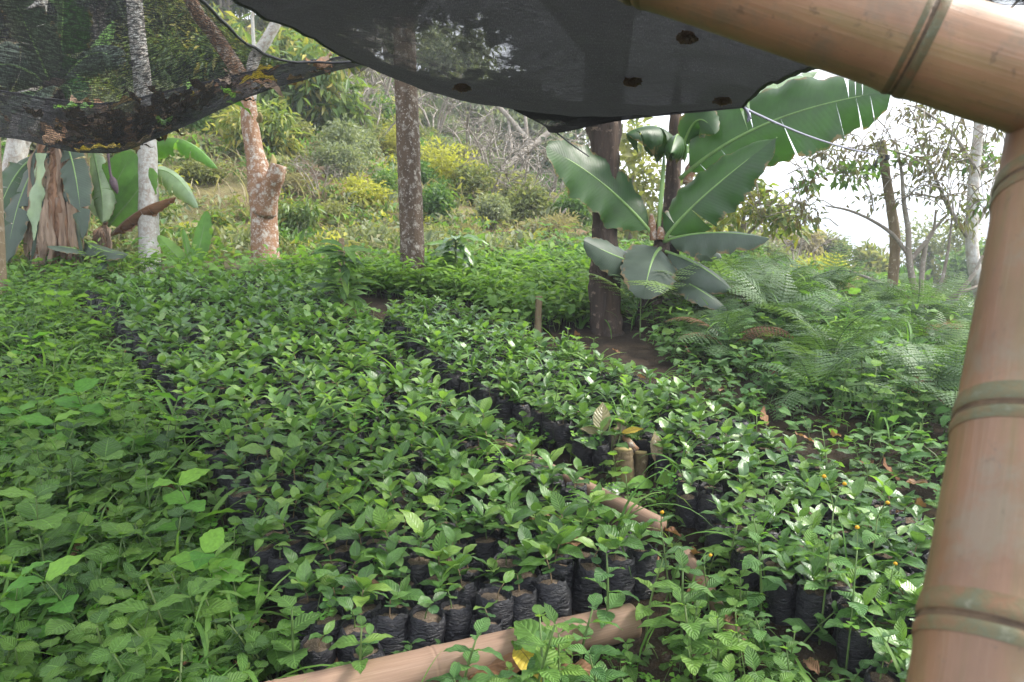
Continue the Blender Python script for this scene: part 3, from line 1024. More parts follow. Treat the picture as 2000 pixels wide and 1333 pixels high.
st3, d = ground_root('stake', 8, 600, 'thin brown stake at the left edge rising from the weeds', 'stake')
px_tube([(10, 640, d, 24), (6, 580, d, 20), (2, 520, d, 18), (-3, 400, d, 17), (-10, 200, d, 15)], 'bark_stake', 'pole', st3, seed=14, rough=.12)
st4, d = ground_root('stump', 679, 632, 'short mossy stump in the middle of the main bed', 'stump')
px_tube([(679, 650, d, 40), (679, 620, d, 34), (680, 585, d, 32)], 'bark_moss', 'trunk', st4, seed=15, rough=.15)
st5, d = ground_root('stake', 668, 600, 'thin brown topped stick above the leafy weed behind the mossy stump', 'stake')
px_tube([(668, 620, d, 12), (668, 540, d, 12), (667, 490, d, 13), (667, 466, d, 10)], 'bark_stake', 'pole', st5, seed=16, rough=.12)

# cut coffee stump between the beds with sprouts
cs, d = ground_root('stump', 1228, 940, 'sawn twin stemmed stump between the beds with bronze sprouting leaves', 'stump')
px_tube([(1216, 960, d, 52), (1217, 930, d, 44), (1217, 905, d, 40), (1217, 884, d, 39), (1217, 878, d, 37)], 'bark_moss', 'trunk', cs, seed=17, rough=.14, lobes=.1, sides=18)
px_tube([(1217, 880, d - .004, 34), (1217, 876, d - .004, 33)], 'wood_cut', 'cut_face', cs, seed=17, rough=.05, span=0)
px_tube([(1245, 960, d + .05, 38), (1247, 930, d + .04, 31), (1251, 905, d + .04, 28), (1252, 886, d + .04, 28)], 'bark_moss', 'trunk', cs, seed=18, rough=.14, lobes=.1, sides=18)
px_tube([(1252, 886, d + .036, 25), (1252, 882, d + .036, 24)], 'wood_cut', 'cut_face', cs, seed=18, rough=.05, span=0)
px_tube([(1215, 940, d + .18, 40), (1205, 880, d + .2, 36), (1199, 850, d + .22, 35), (1195, 838, d + .22, 33)], 'bark_stake', 'trunk', cs, seed=19, rough=.2, lobes=.12, sides=18)
px_tube([(1216, 850, d + .15, 10), (1230, 866, d + .1, 14), (1245, 880, d + .08, 10)], 'bark_red', 'bark_strip', cs, seed=20, rough=.3)
csd = d

# ------------------------------------------------------------------ banana plants
def banana_leaf(root, base, ctrl, tip, W, N0, drL=.5, drR=.5, mat='banana', tears=0, seed=0, petiole=.07, wave=.25, name='leaf', rib='midrib', blunt=.5):
    r = random.Random(seed)
    n = 40
    t = np.linspace(0, 1, n)[:, None]
    b, c, e = (np.array(tuple(v)) for v in (base, ctrl, tip))
    P = (1 - t) ** 2 * b + 2 * t * (1 - t) * c + t ** 2 * e
    T = np.gradient(P, axis=0)
    T /= np.linalg.norm(T, axis=1)[:, None]
    N = np.array(tuple(N0), float)
    N = N - T * (T @ N)[:, None]
    N /= np.linalg.norm(N, axis=1)[:, None]
    S_ = np.cross(T, N)
    q = np.clip((t[:, 0] - petiole) / (1 - petiole), 0, 1)
    w = W * np.clip(q / .22, 0, 1) ** .6 * np.clip((1 - q) / .38, 0, 1) ** blunt * (q > 0)
    mb = MB()
    for side, dr in ((-1, drL), (1, drR)):
        cuts = [0, n - 1] + [r.randint(5, n - 4) for _ in range(tears)]
        cuts = sorted(set(cuts))
        for i0, i1 in zip(cuts[:-1], cuts[1:]):
            if i1 - i0 < 2 and tears:
                pass
            ii = np.arange(i0, i1 + 1)
            extra = r.uniform(-.10, .40) if tears else 0
            kshift = r.uniform(0, 2) if tears else 0
            gapw = r.choice((.05, .08, .14, .34)) if tears else 0
            s_ = np.linspace(0, 1, 6)
            V, uv = [], []
            mid = (i0 + i1) / 2
            for i in ii:
                for s1 in s_:
                    gap = (gapw * s1 ** 1.3 if len(cuts) > 2 else 0)
                    fi = i + (mid - i) * gap
                    fi = min(max(fi, 0), n - 1)
                    k = int(fi)
                    f = fi - k
                    k2 = min(k + 1, n - 1)
                    p = P[k] * (1 - f) + P[k2] * f
                    ang = (dr + extra * s1) * (0.35 + 0.9 * s1)
                    wv = wave * .12 * math.sin(i * .9 + side * 1.3 + seed) * s1 * s1 + wave * .08 * math.sin(i * .37 + seed)
                    ws = w[i] * s1 * (1 + (.05 * math.sin(i * 1.7 + seed) + kshift * .02) * s1)
                    p = p + S_[k] * side * ws * math.cos(ang) - N[k] * ws * (math.sin(ang) - wv)
                    V.append(p + T[k] * ws * .10)
                    uv.append((.5 + .5 * side * s1, i / n))
            qd = gridq(len(ii) - 1, 5)
            if side < 0:
                qd = qd[:, ::-1]
            mb.add(V, qd, None, uv, r.random() * .15)
    o = mb.build(name, M[mat], root)
    rr = np.interp(t[:, 0], [0, .1, .5, 1], [.020, .016, .010, .003]) * (0.6 + W * 1.1)
    tube(P + N * -.004, rr, 7, mb=(m2 := MB()))
    m2.build('midrib', M[rib], o)
    return o


def L(root, b, c, t, wpx, N0, **k):
    """a banana leaf whose midrib runs through three picture points with depths; width in px"""
    o = root.location
    d = (b[2] + t[2]) / 2
    return banana_leaf(root, at(*b) - o, at(*c) - o, at(*t) - o, wpx * d / FPX, N0, **k)


FACE = (0, -1, .35)
bp, bd = ground_root('banana_plant', 1292, 640, 'young banana plant with broad glossy leaves beside the dark trunk', 'banana plant')
px_tube([(1262, 665, bd, 48), (1265, 620, bd, 44), (1278, 560, bd, 40), (1290, 500, bd, 34), (1292, 450, bd, 24), (1290, 425, bd, 12)], 'bark_dark', 'pseudostem', bp, seed=31, rough=.12, lobes=.1)
px_tube([(1276, 470, bd - .05, 13), (1274, 440, bd - .06, 15), (1272, 418, bd - .05, 5)], 'bark_red', 'dry_sheath', bp, seed=32, rough=.3)
px_tube([(1289, 468, bd - .06, 16), (1290, 452, bd - .07, 15), (1288, 443, bd - .06, 4)], 'bark_red', 'dry_sheath', bp, seed=33, rough=.3)
L(bp, (1278, 462, bd - .05), (1185, 345, bd - .25), (1066, 288, bd - .5), 62, (.25, -1, .45), drL=.10, drR=.15, seed=1, wave=.8)
L(bp, (1296, 470, bd - .05), (1340, 400, bd - .2), (1518, 268, bd - .35), 58, (-.35, -1, .25), drL=.2, drR=.05, seed=2, wave=1.0, tears=1)
px_tube([(1286, 460, bd - .04, 7), (1290, 400, bd - .05, 9), (1295, 340, bd - .05, 8), (1297, 300, bd - .05, 3)], 'midrib', 'rolled_leaf', bp, seed=3, rough=.05)
L(bp, (1296, 472, bd - .05), (1380, 440, bd - .35), (1503, 466, bd - .6), 46, (.1, -.75, .8), drL=.65, drR=.5, seed=4, mat='banana_grey', wave=.8)
L(bp, (1272, 520, bd), (1225, 515, bd - .3), (1140, 470, bd - .5), 40, (.1, -1, .5), drL=.3, drR=.35, seed=5, mat='banana_grey')
L(bp, (1290, 485, bd - .05), (1268, 500, bd - .4), (1258, 585, bd - .45), 54, (-.1, -1, .25), drL=.12, drR=.12, seed=6, mat='banana_grey', petiole=.04)
L(bp, (1296, 490, bd - .03), (1370, 510, bd - .35), (1428, 566, bd - .4), 46, (.25, -.7, .8), drL=.5, drR=.6, seed=7, mat='banana_grey')
L(bp, (1300, 540, bd - .03), (1350, 545, bd - .4), (1420, 606, bd - .5), 32, (.2, -.6, .9), drL=.4, drR=.4, seed=8, mat='banana_grey')
L(bp, (1298, 465, bd + .1), (1360, 440, bd + .3), (1410, 505, bd + .35), 44, (.1, -.6, .6), drL=.4, drR=.4, seed=9, mat='banana_grey')
L(bp, (1296, 462, bd + .1), (1330, 420, bd + .25), (1365, 470, bd + .4), 38, (0, -1, .2), drL=.2, drR=.2, seed=10)

bq, qd_ = ground_root('banana_plant', 1315, 615, 'taller banana plant behind, with a long torn leaf reaching towards the bamboo beam', 'banana plant')
px_tube([(1300, 640, qd_, 46), (1305, 560, qd_, 40), (1310, 450, qd_, 34), (1314, 350, qd_, 30), (1318, 280, qd_, 28), (1320, 220, qd_, 22), (1325, 150, qd_, 12)], 'bark_dark', 'pseudostem', bq, seed=34, rough=.1, lobes=.08)
px_tube([(1340, 360, qd_ - .1, 16), (1350, 330, qd_ - .1, 22), (1362, 308, qd_ - .1, 16)], 'bark_red', 'dry_sheath', bq, seed=35, rough=.35)
L(bq, (1328, 350, qd_ - .1), (1470, 215, qd_ - .4), (1742, 178, qd_ - .7), 88, (-.1, -1, .35), drL=.12, drR=.30, tears=7, seed=11, mat='banana', wave=.7, blunt=.38)
L(bq, (1325, 300, qd_ - .1), (1295, 215, qd_ - .5), (1222, 262, qd_ - .7), 58, (.1, .25, 1), drL=.7, drR=1.0, tears=2, seed=12, mat='banana', wave=.5)
L(bq, (1325, 310, qd_ - .12), (1330, 220, qd_ - .5), (1310, 300, qd_ - .75), 50, (0, -.5, 1), drL=.9, drR=.9, tears=1, seed=13, mat='banana')
L(bq, (1330, 300, qd_ - .1), (1360, 190, qd_ - .3), (1396, 262, qd_ - .4), 34, (-.2, -1, .3), drL=.3, drR=.5, seed=14, mat='banana')
L(bq, (1330, 310, qd_), (1400, 230, qd_ + .2), (1470, 170, qd_ + .4), 60, (.1, -1, .1), drL=.2, drR=.3, tears=2, seed=15, mat='banana_bright')
L(bq, (1332, 300, qd_ + .1), (1450, 190, qd_ + .4), (1600, 140, qd_ + .6), 60, (.1, -.8, .6), drL=.5, drR=.5, tears=3, seed=16, mat='banana_pale')

# the clump on the left
bl, ld = ground_root('banana_plant', 105, 535, 'old banana clump on the left with brown dead sheaths hanging round its stem', 'banana plant')
px_tube([(104, 560, ld, 96), (104, 520, ld, 88), (104, 430, ld, 80), (106, 340, ld, 66), (108, 270, ld, 54), (110, 180, ld, 46), (112, 60, ld, 34)], 'bark_dark', 'pseudostem', bl, seed=36, rough=.12, lobes=.1, sides=18)
px_tube([(76, 535, ld - .3, 26), (74, 500, ld - .3, 25), (72, 450, ld - .28, 22)], 'bark_red', 'dry_sheath', bl, seed=36, rough=.2)


def ribbon(root, pts, wpx, mat, seed, name='dead_leaf', crumple=.62):
    """a crumpled hanging strip of dry leaf through picture points"""
    r = random.Random(seed)
    P = crom([tuple(at(*p) - root.location) for p in pts], 7)
    n = len(P)
    d = pts[0][2]
    V, uv = [], []
    for i in range(n):
        t = i / (n - 1)
        w = wpx * d / FPX / 2 * (math.sin(PI * min(1, .18 + t * .8)) ** .7) * (1 + .25 * math.sin(i * 1.3 + seed))
        a_ = .5 * math.sin(i * .45 + seed) + r.uniform(-.12, .12)
        for j, s_ in enumerate((-1, -.4, .15, .6, 1)):
            f = crumple * w * (1 if j % 2 else -.6) * (1 + .5 * math.sin(i * .8 + j))
            V.append(P[i] + np.array([s_ * w * math.cos(a_) + f * math.sin(a_), s_ * w * math.sin(a_) - f * math.cos(a_), .05 * w * math.sin(i + j)]))
            uv.append((.5 + s_ / 2, t * 2))
    return MB().add(V, gridq(n - 1, 4), None, uv, r.random()).build(name, M[mat], root)


rr_ = random.Random(5)
for i in range(44):
    x0 = rr_.uniform(62, 150)
    y0 = rr_.uniform(285, 400)
    ln = rr_.uniform(90, 210)
    x1 = x0 + (x0 - 104) * .25 + rr_.uniform(-10, 10)
    dd = ld - rr_.uniform(.22, .38)
    ribbon(bl, [(x0 * .5 + 52, y0 - 40, dd + .1), (x0, y0, dd), ((x0 + x1) / 2 + rr_.uniform(-8, 8), y0 + ln * .5, dd - .04), (x1, min(525, y0 + ln), dd)], rr_.uniform(8, 24), rr_.choice(['sheath', 'sheath', 'dead', 'banana_grey'] if i % 3 else ['sheath', 'dead']), i)
ribbon(bl, [(80, 300, ld - .42), (74, 360, ld - .45), (68, 420, ld - .45), (66, 470, ld - .44)], 26, 'banana_pale', 40, 'hanging_leaf', .1)
lk = dict(petiole=.03, tears=3, wave=.7)
L(bl, (120, 268, ld - .3), (150, 300, ld - .5), (162, 470, ld - .5), 26, (.05, -1, .1), drL=.05, drR=.08, mat='banana_grey', seed=21, **lk)
L(bl, (175, 270, ld + .2), (205, 380, ld), (200, 435, ld), 26, (.2, -1, .1), drL=.3, drR=.3, mat='banana_pale', seed=22, **lk)
L(bl, (90, 300, ld - .2), (30, 360, ld - .4), (12, 520, ld - .5), 30, (-.2, -1, .1), drL=.1, drR=.1, mat='banana_grey', seed=23, **lk)
L(bl, (80, 300, ld), (10, 330, ld - .2), (-20, 480, ld - .3), 40, (-.2, -1, .2), drL=.1, drR=.2, mat='banana', seed=24, **lk)
L(bl, (170, 500, ld - .2), (150, 478, ld - .4), (92, 482, ld - .6), 20, (0, -.6, .8), drL=.3, drR=.3, mat='banana_grey', seed=25)
L(bl, (165, 470, ld - .2), (180, 490, ld - .4), (250, 498, ld - .6), 22, (0, -.6, .8), drL=.4, drR=.4, mat='banana_grey', seed=26)
L(bl, (172, 490, ld - .3), (195, 500, ld - .4), (200, 540, ld - .5), 18, (0, -1, .3), drL=.2, drR=.2, mat='banana_grey', seed=27)
for s_, (b_, c_, t_, w_, mt_) in enumerate([
    ((108, 190, ld), (70, 90, ld - .3), (18, -20, ld - .8), 52, 'banana_grey'), ((108, 180, ld), (20, 90, ld - .2), (-60, 150, ld - .5), 60, 'banana_grey'),
    ((110, 170, ld), (130, 40, ld - .3), (120, -80, ld - .6), 50, 'banana'), ((110, 170, ld), (190, 60, ld - .2), (232, 130, ld - .4), 40, 'banana_grey'),
    ((108, 190, ld), (60, 140, ld - .5), (40, 265, ld - .8), 34, 'banana_grey'), ((110, 180, ld), (150, 130, ld - .5), (140, 262, ld - .8), 36, 'banana'),
    ((106, 190, ld), (20, 150, ld - .4), (-30, 260, ld - .7), 50, 'banana'), ((112, 190, ld), (160, 110, ld + .3), (220, 40, ld + .5), 40, 'banana_bright')]):
    L(bl, b_, c_, t_, w_, (.1 - .1 * s_, -1, .3), drL=.3, drR=.35, tears=4, seed=50 + s_, mat=mt_)
fb = px_tube([(190, 262, ld - .2, 5), (204, 275, ld - .3, 5), (210, 295, ld - .35, 5), (215, 335, ld - .35, 5), (219, 352, ld - .35, 6)], 'bud', 'flower_stalk', bl, seed=41, span=5)
px_tube([(217, 345, ld - .35, 4), (220, 352, ld - .35, 13), (223, 362, ld - .35, 14), (227, 372, ld - .35, 9), (229, 379, ld - .35, 1.5)], 'bud', 'flower_bud', bl, seed=42, span=5, sub=fb)

bm, md = ground_root('banana_plant', 208, 528, 'smaller banana plant with an upright bright leaf behind the first pale trunk', 'banana plant')
px_tube([(205, 545, md, 22), (206, 500, md, 18), (206, 455, md, 14), (206, 430, md, 8)], 'bark_red', 'pseudostem', bm, seed=43, rough=.12)
L(bm, (206, 440, md), (215, 360, md - .1), (262, 298, md - .1), 40, (.1, -1, .15), drL=.1, drR=.1, mat='banana_bright', seed=60)
L(bm, (206, 440, md), (190, 360, md + .2), (240, 330, md + .2), 34, (.1, -1, .15), drL=.2, drR=.2, mat='banana_pale', seed=61)
L(bm, (207, 445, md + .1), (300, 240, md + .2), (388, 408, md - .1), 48, (.55, -.8, .5), drL=.8, drR=.9, tears=4, mat='banana_pale', seed=62)
L(bm, (207, 445, md + .4), (300, 170, md + .6), (426, 331, md + .2), 34, (.5, -.5, .8), drL=.6, drR=.95, tears=9, mat='banana_bright', seed=63, wave=.4)
L(bm, (208, 445, md), (250, 400, md - .1), (300, 330, md - .1), 36, (.1, -1, .2), drL=.2, drR=.2, mat='banana_bright', seed=64)
L(bm, (208, 470, md), (262, 398, md - .1), (345, 385, md - .2), 22, (0, -.3, 1), drL=1.2, drR=1.3, tears=7, mat='dead', seed=65, name='dead_leaf', rib='sheath')
for i in range(9):
    x0 = rr_.uniform(185, 212)
    ribbon(bm, [(205, 440, md - .1), (x0, 455, md - .2), (x0 + rr_.uniform(-14, 8), 500, md - .2), (x0 + rr_.uniform(-18, 10), 530, md - .2)], rr_.uniform(8, 16), rr_.choice(['sheath', 'dead']), 70 + i)
by, yd = ground_root('banana_plant', 372, 528, 'low young banana shoot with three upright light green leaves right of the pale trunk', 'banana plant')
px_tube([(372, 545, yd, 12), (372, 520, yd, 10), (374, 500, yd, 5)], 'midrib', 'pseudostem', by, seed=44)
L(by, (366, 525, yd), (345, 500, yd - .1), (308, 460, yd - .1), 17, (.1, -1, .4), drL=.3, drR=.3, mat='banana_bright', seed=66)
L(by, (372, 525, yd), (366, 480, yd), (356, 446, yd), 7, (.1, -1, .2), drL=.3, drR=.3, mat='banana_bright', seed=67)
L(by, (378, 525, yd), (392, 480, yd), (404, 412, yd), 18, (.1, -1, .2), drL=.2, drR=.2, mat='banana_bright', seed=68)
L(by, (374, 528, yd + .1), (400, 505, yd), (395, 440, yd + .1), 12, (.3, -1, .2), drL=.2, drR=.2, mat='banana_pale', seed=69)


# ------------------------------------------------------------------ leaf shapes for small plants
def leaf_mb(Ln, W, prof='ellip', nl=7, na=4, fold=.18, droop=.35, wave=0.0, tooth=0.0, seed=0, bend0=0.0, petiole=0.0):
    t = np.linspace(0, 1, nl + 1)
    q = np.clip((t - petiole) / (1 - petiole), 0, 1)
    if prof == 'ellip':
        w = np.sin(PI * q ** .92) ** .85 * (1 - .35 * np.clip(q - .7, 0, 1) / .3)
    elif prof == 'ovate':
        w = np.sin(PI * q ** .62) ** .8
    elif prof == 'round':
        w = np.sqrt(np.clip(1 - (2 * q - 1) ** 2, 0, 1))
    elif prof == 'heart':
        w = np.sin(PI * np.clip(q * .9 + .04, 0, 1) ** 1.9) ** .8
    else:                                                   # blade of grass
        w = np.clip(1 - q, 0, 1) ** .7
    w = np.maximum(w, .04)
    if prof != 'grass':
        w[-1] = .015
    ang = bend0 - droop * t
    ds = Ln / nl
    yy = np.concatenate([[0], np.cumsum(np.cos(ang[:-1]) * ds)])
    zz = np.concatenate([[0], np.cumsum(np.sin(ang[:-1]) * ds)])
    V, uv = [], []
    for i in range(nl + 1):
        for s_ in np.linspace(-1, 1, na + 1):
            k = w[i] * (1 + (tooth * (1 if i % 2 else -1) if abs(s_) > .99 else 0))
            x = s_ * k * W / 2
            wz = wave * W * math.sin(i * 1.9 + seed + (1.3 if s_ > 0 else 0)) * abs(s_) ** 1.5
            V.append((x * math.cos(fold), yy[i] + (abs(s_) * tooth * .3 * ds if tooth else 0), zz[i] + abs(x) * math.sin(fold) + wz))
            uv.append((s_ / 2 + .5, t[i]))
    return MB().add(V, gridq(nl, na), None, uv)


MATKEYS = ['coffee', 'coffee_glossy', 'cotyledon', 'weed', 'weed_dark', 'weed_pale', 'clover', 'grass', 'fresh', 'fern', 'fern_light', 'stem', 'stem_brown',
           'bag', 'soil', 'dead', 'petal', 'olive', 'lime', 'greygreen', 'bushgreen', 'mango', 'straw', 'twig', 'yellow', 'pink', 'sheath', 'banana_bright', 'banana_grey']
MATLIST = [M[k] for k in MATKEYS]
SHAPES, MESHES = {}, {}


def shape(key, fn):
    if key not in SHAPES:
        SHAPES[key] = fn()
    return key


def mesh_of(key, mat):
    if (key, mat) not in MESHES:
        MESHES[(key, mat)] = SHAPES[key].mesh(str(key).split('#')[0], M[mat])
    return MESHES[(key, mat)]


# a plant kind = list of (part name, shape key, material, matrix)
def bake(parts):
    mb = MB()
    for i, (nm, key, mt, mx) in enumerate(parts):
        mb.add_mb(SHAPES[key], mx, MATKEYS.index(mt), (i * .137) % .35)
    return mb


def place(parts, name, loc, label, cat, group=None, rz=0.0, sc=1.0, tilt=(0, 0)):
    o = empty(name, loc, label, cat, group, rz, sc)
    o.rotation_euler = (tilt[0], tilt[1], rz)
    for nm, key, mt, mx in parts:
        link(nm, mesh_of(key, mt), o, mx)
    return o


def stem_shape(pts, r0, r1, sides=6):
    n = len(pts)
    return tube(pts, np.linspace(r0, r1, n), sides, span=3)


# ------------------------------------------------------------------ coffee seedlings in bags
for i in range(6):
    shape(f'coffee_leaf#{i}', lambda i=i: leaf_mb(1,   .47 + .05 * (i % 3), 'ellip', 8, 4, .16 + .05 * (i % 2), .45 + .25 * (i % 3), .05, 0, i * 2.1))
for i in range(3):
    shape(f'cotyledon#{i}', lambda i=i: leaf_mb(1, .95, 'round', 6, 4, .05, .3, .05, 0, i))


def bag_mb(seed):
    r = random.Random(seed)
    ns, nh = 24, 11
    V, uv = [], []
    sq = r.uniform(-.05, .05)
    for i in range(nh + 1):
        t = i / nh
        for j in range(ns):
            a_ = 2 * PI * j / ns
            q = Vector((math.cos(a_) * 2.2, math.sin(a_) * 2.2, t * 5 + seed * 9))
            rr2 = .047 + (.004 + .004 * (seed % 3)) * math.sin(PI * t ** (.7 + .3 * (seed % 2))) + .0085 * mnoise.noise(q) + .0034 * mnoise.noise(Vector((q.x * 2.5, q.y * 2.5, t * 26)))
            if i == nh:
                rr2 -= .0015
            z = .150 * t + (.016 * mnoise.noise(Vector((q.x, q.y, 40 + seed))) if t > .8 else 0)
            V.append((rr2 * math.cos(a_) * (1 + sq), rr2 * math.sin(a_) * (1 - sq), z))
            uv.append((j / ns, t))
    for i, (dr, dz) in enumerate(((.004, -.003), (.005, -.022))):      # rolled inside of the rim
        for j in range(ns):
            a_ = 2 * PI * j / ns
            x, y, z = V[nh * ns + j]
            k = 1 - dr / .047
            V.append((x * k, y * k, z + dz))
            uv.append((j / ns, 1 + .1 * i))
    return MB().add(V, gridq(nh + 2, ns, True), None, uv)


def soil_mb(seed):
    r = random.Random(seed)
    V, uv = [(0, 0, .140)], [(.5, .5)]
    ns = 20
    for i, rad in enumerate((.016, .032, .0445)):
        for j in range(ns):
            a_ = 2 * PI * j / ns
            V.append((rad * math.cos(a_), rad * math.sin(a_), .137 - .003 * i + r.uniform(-.0035, .0035)))
            uv.append((.5, .5))
    T = [(0, 1 + j, 1 + (j + 1) % ns) for j in range(ns)]
    return MB().add(V, gridq(2, ns, True)[:, ::-1] + 1, T, uv)


for i in range(8):
    shape(f'bag#{i}', lambda i=i: bag_mb(i + 1))
    shape(f'soil#{i}', lambda i=i: soil_mb(i + 1))
SK = []                                                     # seedling kinds
for k in range(16):
    r = random.Random(100 + k)
    hgt = r.uniform(.045, .085) if k < 12 else r.uniform(.045, .065)
    lx, ly = r.uniform(-.018, .018), r.uniform(-.018, .018)
    b0 = Vector((r.uniform(-.012, .012), r.uniform(-.012, .012), .134))
    top = b0 + Vector((lx, ly, hgt))
    midp = b0 + Vector((lx * .2, ly * .2, hgt * .5))
    shape(f'stem#{k}', lambda: stem_shape([b0, midp, top], .0022, .0015, 5))
    parts = [('bag', f'bag#{k % 8}', 'bag', Mx()), ('soil', f'soil#{k % 8}', 'soil', Mx()), ('stem', f'stem#{k}', 'stem_brown' if k % 3 else 'stem', Mx())]
    a0 = r.uniform(0, 2 * PI)
    tiers = [(0.5, .038, .12, 'cot'), (0.66, .092, .30, 'lf'), (.84, .098, .60, 'lf'), (1.0, .088, .95, 'lf')] if k < 8 else [(0.5, .036, .05, 'cot'), (.78, .098, .48, 'lf'), (1.0, .078, .95, 'lf')]
    if k in (2, 4, 9):
        tiers.append((1.03, .055, 1.05, 'lf'))
    if k >= 12:
        tiers = [(.75, .032, .15, 'cot'), (1.0, .058, .45, 'lf')]
    for ti, (f, ln, up, kind) in enumerate(tiers):
        p = b0.lerp(top, min(1, f))
        for s_ in (0, 1):
            az = a0 + ti * PI / 2 + s_ * PI + r.uniform(-.25, .25)
            l2 = ln * r.uniform(.85, 1.15)
            key = f'cotyledon#{r.randrange(3)}' if kind == 'cot' else f'coffee_leaf#{r.randrange(6)}'
            parts.append(('leaf', key, 'cotyledon' if kind == 'cot' else 'weed' if (ti == len(tiers) - 1 and k in (1, 5, 10)) else 'coffee', Mx(p, up + r.uniform(-.15, .2), r.uniform(-.4, .4), az, l2)))
    SK.append(parts)
SK_gl = [[(n, k, 'coffee_glossy' if m == 'coffee' else m, x) for n, k, m, x in p] for p in SK]
main_px = [(612, 1232), (555, 1130), (480, 985), (410, 860), (330, 745), (262, 650), (205, 596), (170, 565), (330, 540), (560, 540), (690, 572), (739, 644), (793, 707), (936, 807), (1076, 893), (1190, 980), (1262, 1060), (1262, 1098), (1150, 1118), (1030, 1160), (985, 1200), (880, 1212), (770, 1225), (705, 1260)]
side_px = [(1490, 1115), (1420, 1045), (1326, 951), (1138, 847), (1018, 784), (893, 729), (838, 685), (752, 622), (770, 588), (860, 588), (955, 622), (1060, 662), (1190, 705), (1400, 785), (1570, 880), (1860, 1030), (1950, 1200), (1900, 1420), (1780, 1360), (1600, 1175)]
main_poly, side_poly = px_poly(main_px, .15), px_poly(side_px, .15)
front_l, front_r = Vector((*main_poly[0], 0)), Vector((*main_poly[17], 0))
ang = math.atan2(front_r.y - front_l.y, front_r.x - front_l.x)
seeds = []
rs2 = random.Random(21)
pitch = .0985
for bed, poly in (('main', main_poly), ('side', side_poly)):
    for j in range(-40, 90):
        row = []
        for i in range(-60, 90):
            x = (i + .5 * (j % 2)) * pitch
            y = j * pitch * .88
            X = front_l.x + x * math.cos(ang) - y * math.sin(ang) + rs2.uniform(-.008, .008)
            Y = front_l.y + x * math.sin(ang) + y * math.cos(ang) + rs2.uniform(-.008, .008)
            if inside(X, Y, poly) and rs2.random() > (.03 if bed == 'main' else .05):
                # leave room round the stump and the mossy post
                if (Vector((X, Y)) - Vector(cs.location.xy)).length < (.30 if Y < cs.location.y and abs(X - cs.location.x) < .16 else .13) or (Vector((X, Y)) - Vector(st4.location.xy)).length < (.30 if Y < st4.location.y else .1):
                    continue
                row.append((math.hypot(X, Y), X, Y, bed, j))
        seeds += [q + (n_i, len(row)) for n_i, q in enumerate(row)]
seeds.sort()
ROWS = {b: sorted({q[4] for q in seeds if q[3] == b}) for b in ('main', 'side')}
ORD = 'first second third fourth fifth sixth seventh eighth ninth tenth eleventh twelfth thirteenth fourteenth fifteenth sixteenth seventeenth eighteenth nineteenth twentieth'.split()
print('seedlings', len(seeds), sum(1 for s in seeds if s[3] == 'main'))
rest = {}


def seedling_label(bed, j, n_i, n_row):
    row = ROWS[bed].index(j)
    if bed == 'side' and row < 20 and n_i < 20:
        return f'shiny leaved coffee seedling, {ORD[row]} row of the right hand bed, {ORD[n_i]} from the left'
    if bed == 'main' and row < 20 and n_i < 20:
        return f'coffee seedling, {ORD[row]} row from the front of the main bed, {ORD[n_i]} from the left'
    part = 'left side' if n_i < n_row * .3 else 'right side' if n_i > n_row * .7 else 'middle'
    if bed == 'main':
        return f'young bagged coffee seedling, well back along the {part} of the main bed'
    near = 'near end' if row < len(ROWS[bed]) * .3 else 'middle' if row < len(ROWS[bed]) * .55 else 'far end'
    return f'shiny leaved coffee seedling, {part} of the {near} of the right hand bed'


for i, (rd, X, Y, bed, j_, n_i, n_row) in enumerate(seeds):
    k = rs2.randrange(12)
    row = ROWS[bed].index(j_)
    if rs2.random() < (.92 if bed == 'main' and row < 2 else .4 if bed == 'main' and row < 4 else .10):
        k = 12 + rs2.randrange(4)
    z = height(X, Y) - .004
    rz, tx, ty, s_ = rs2.uniform(0, 6.28), rs2.gauss(0, .085), rs2.gauss(0, .085), rs2.uniform(.86, 1.12) * (.88 if bed == 'side' else .97)
    if i < 300:
        kinds = SK if bed == 'main' else SK_gl
        place(kinds[k], 'coffee_seedling', (X, Y, z), seedling_label(bed, j_, n_i, n_row), 'seedling', 'seedlings of the main bed' if bed == 'main' else 'seedlings of the right hand bed', rz, s_, (tx, ty))
    else:
        rest.setdefault((bed, k), []).append((X, Y, z, rz, tx, ty, s_ * .95))
for bed in ('main', 'side'):
    mb = MB()
    for (b_, k), L_ in rest.items():
        if b_ != bed:
            continue
        a_ = np.array(L_)
        mb.scatter(bake(SK[k] if bed == 'main' else SK_gl[k]), mats_np(a_[:, :3], a_[:, 3], a_[:, 4], a_[:, 5], a_[:, 6]), np.random.default_rng(k).random(len(a_)))
    if mb.n:
        tag(mb.build('coffee_seedlings', MATLIST), 'far rows of small bagged coffee seedlings in the ' + ('main bed' if bed == 'main' else 'right hand bed'), 'seedlings', None, 'stuff')

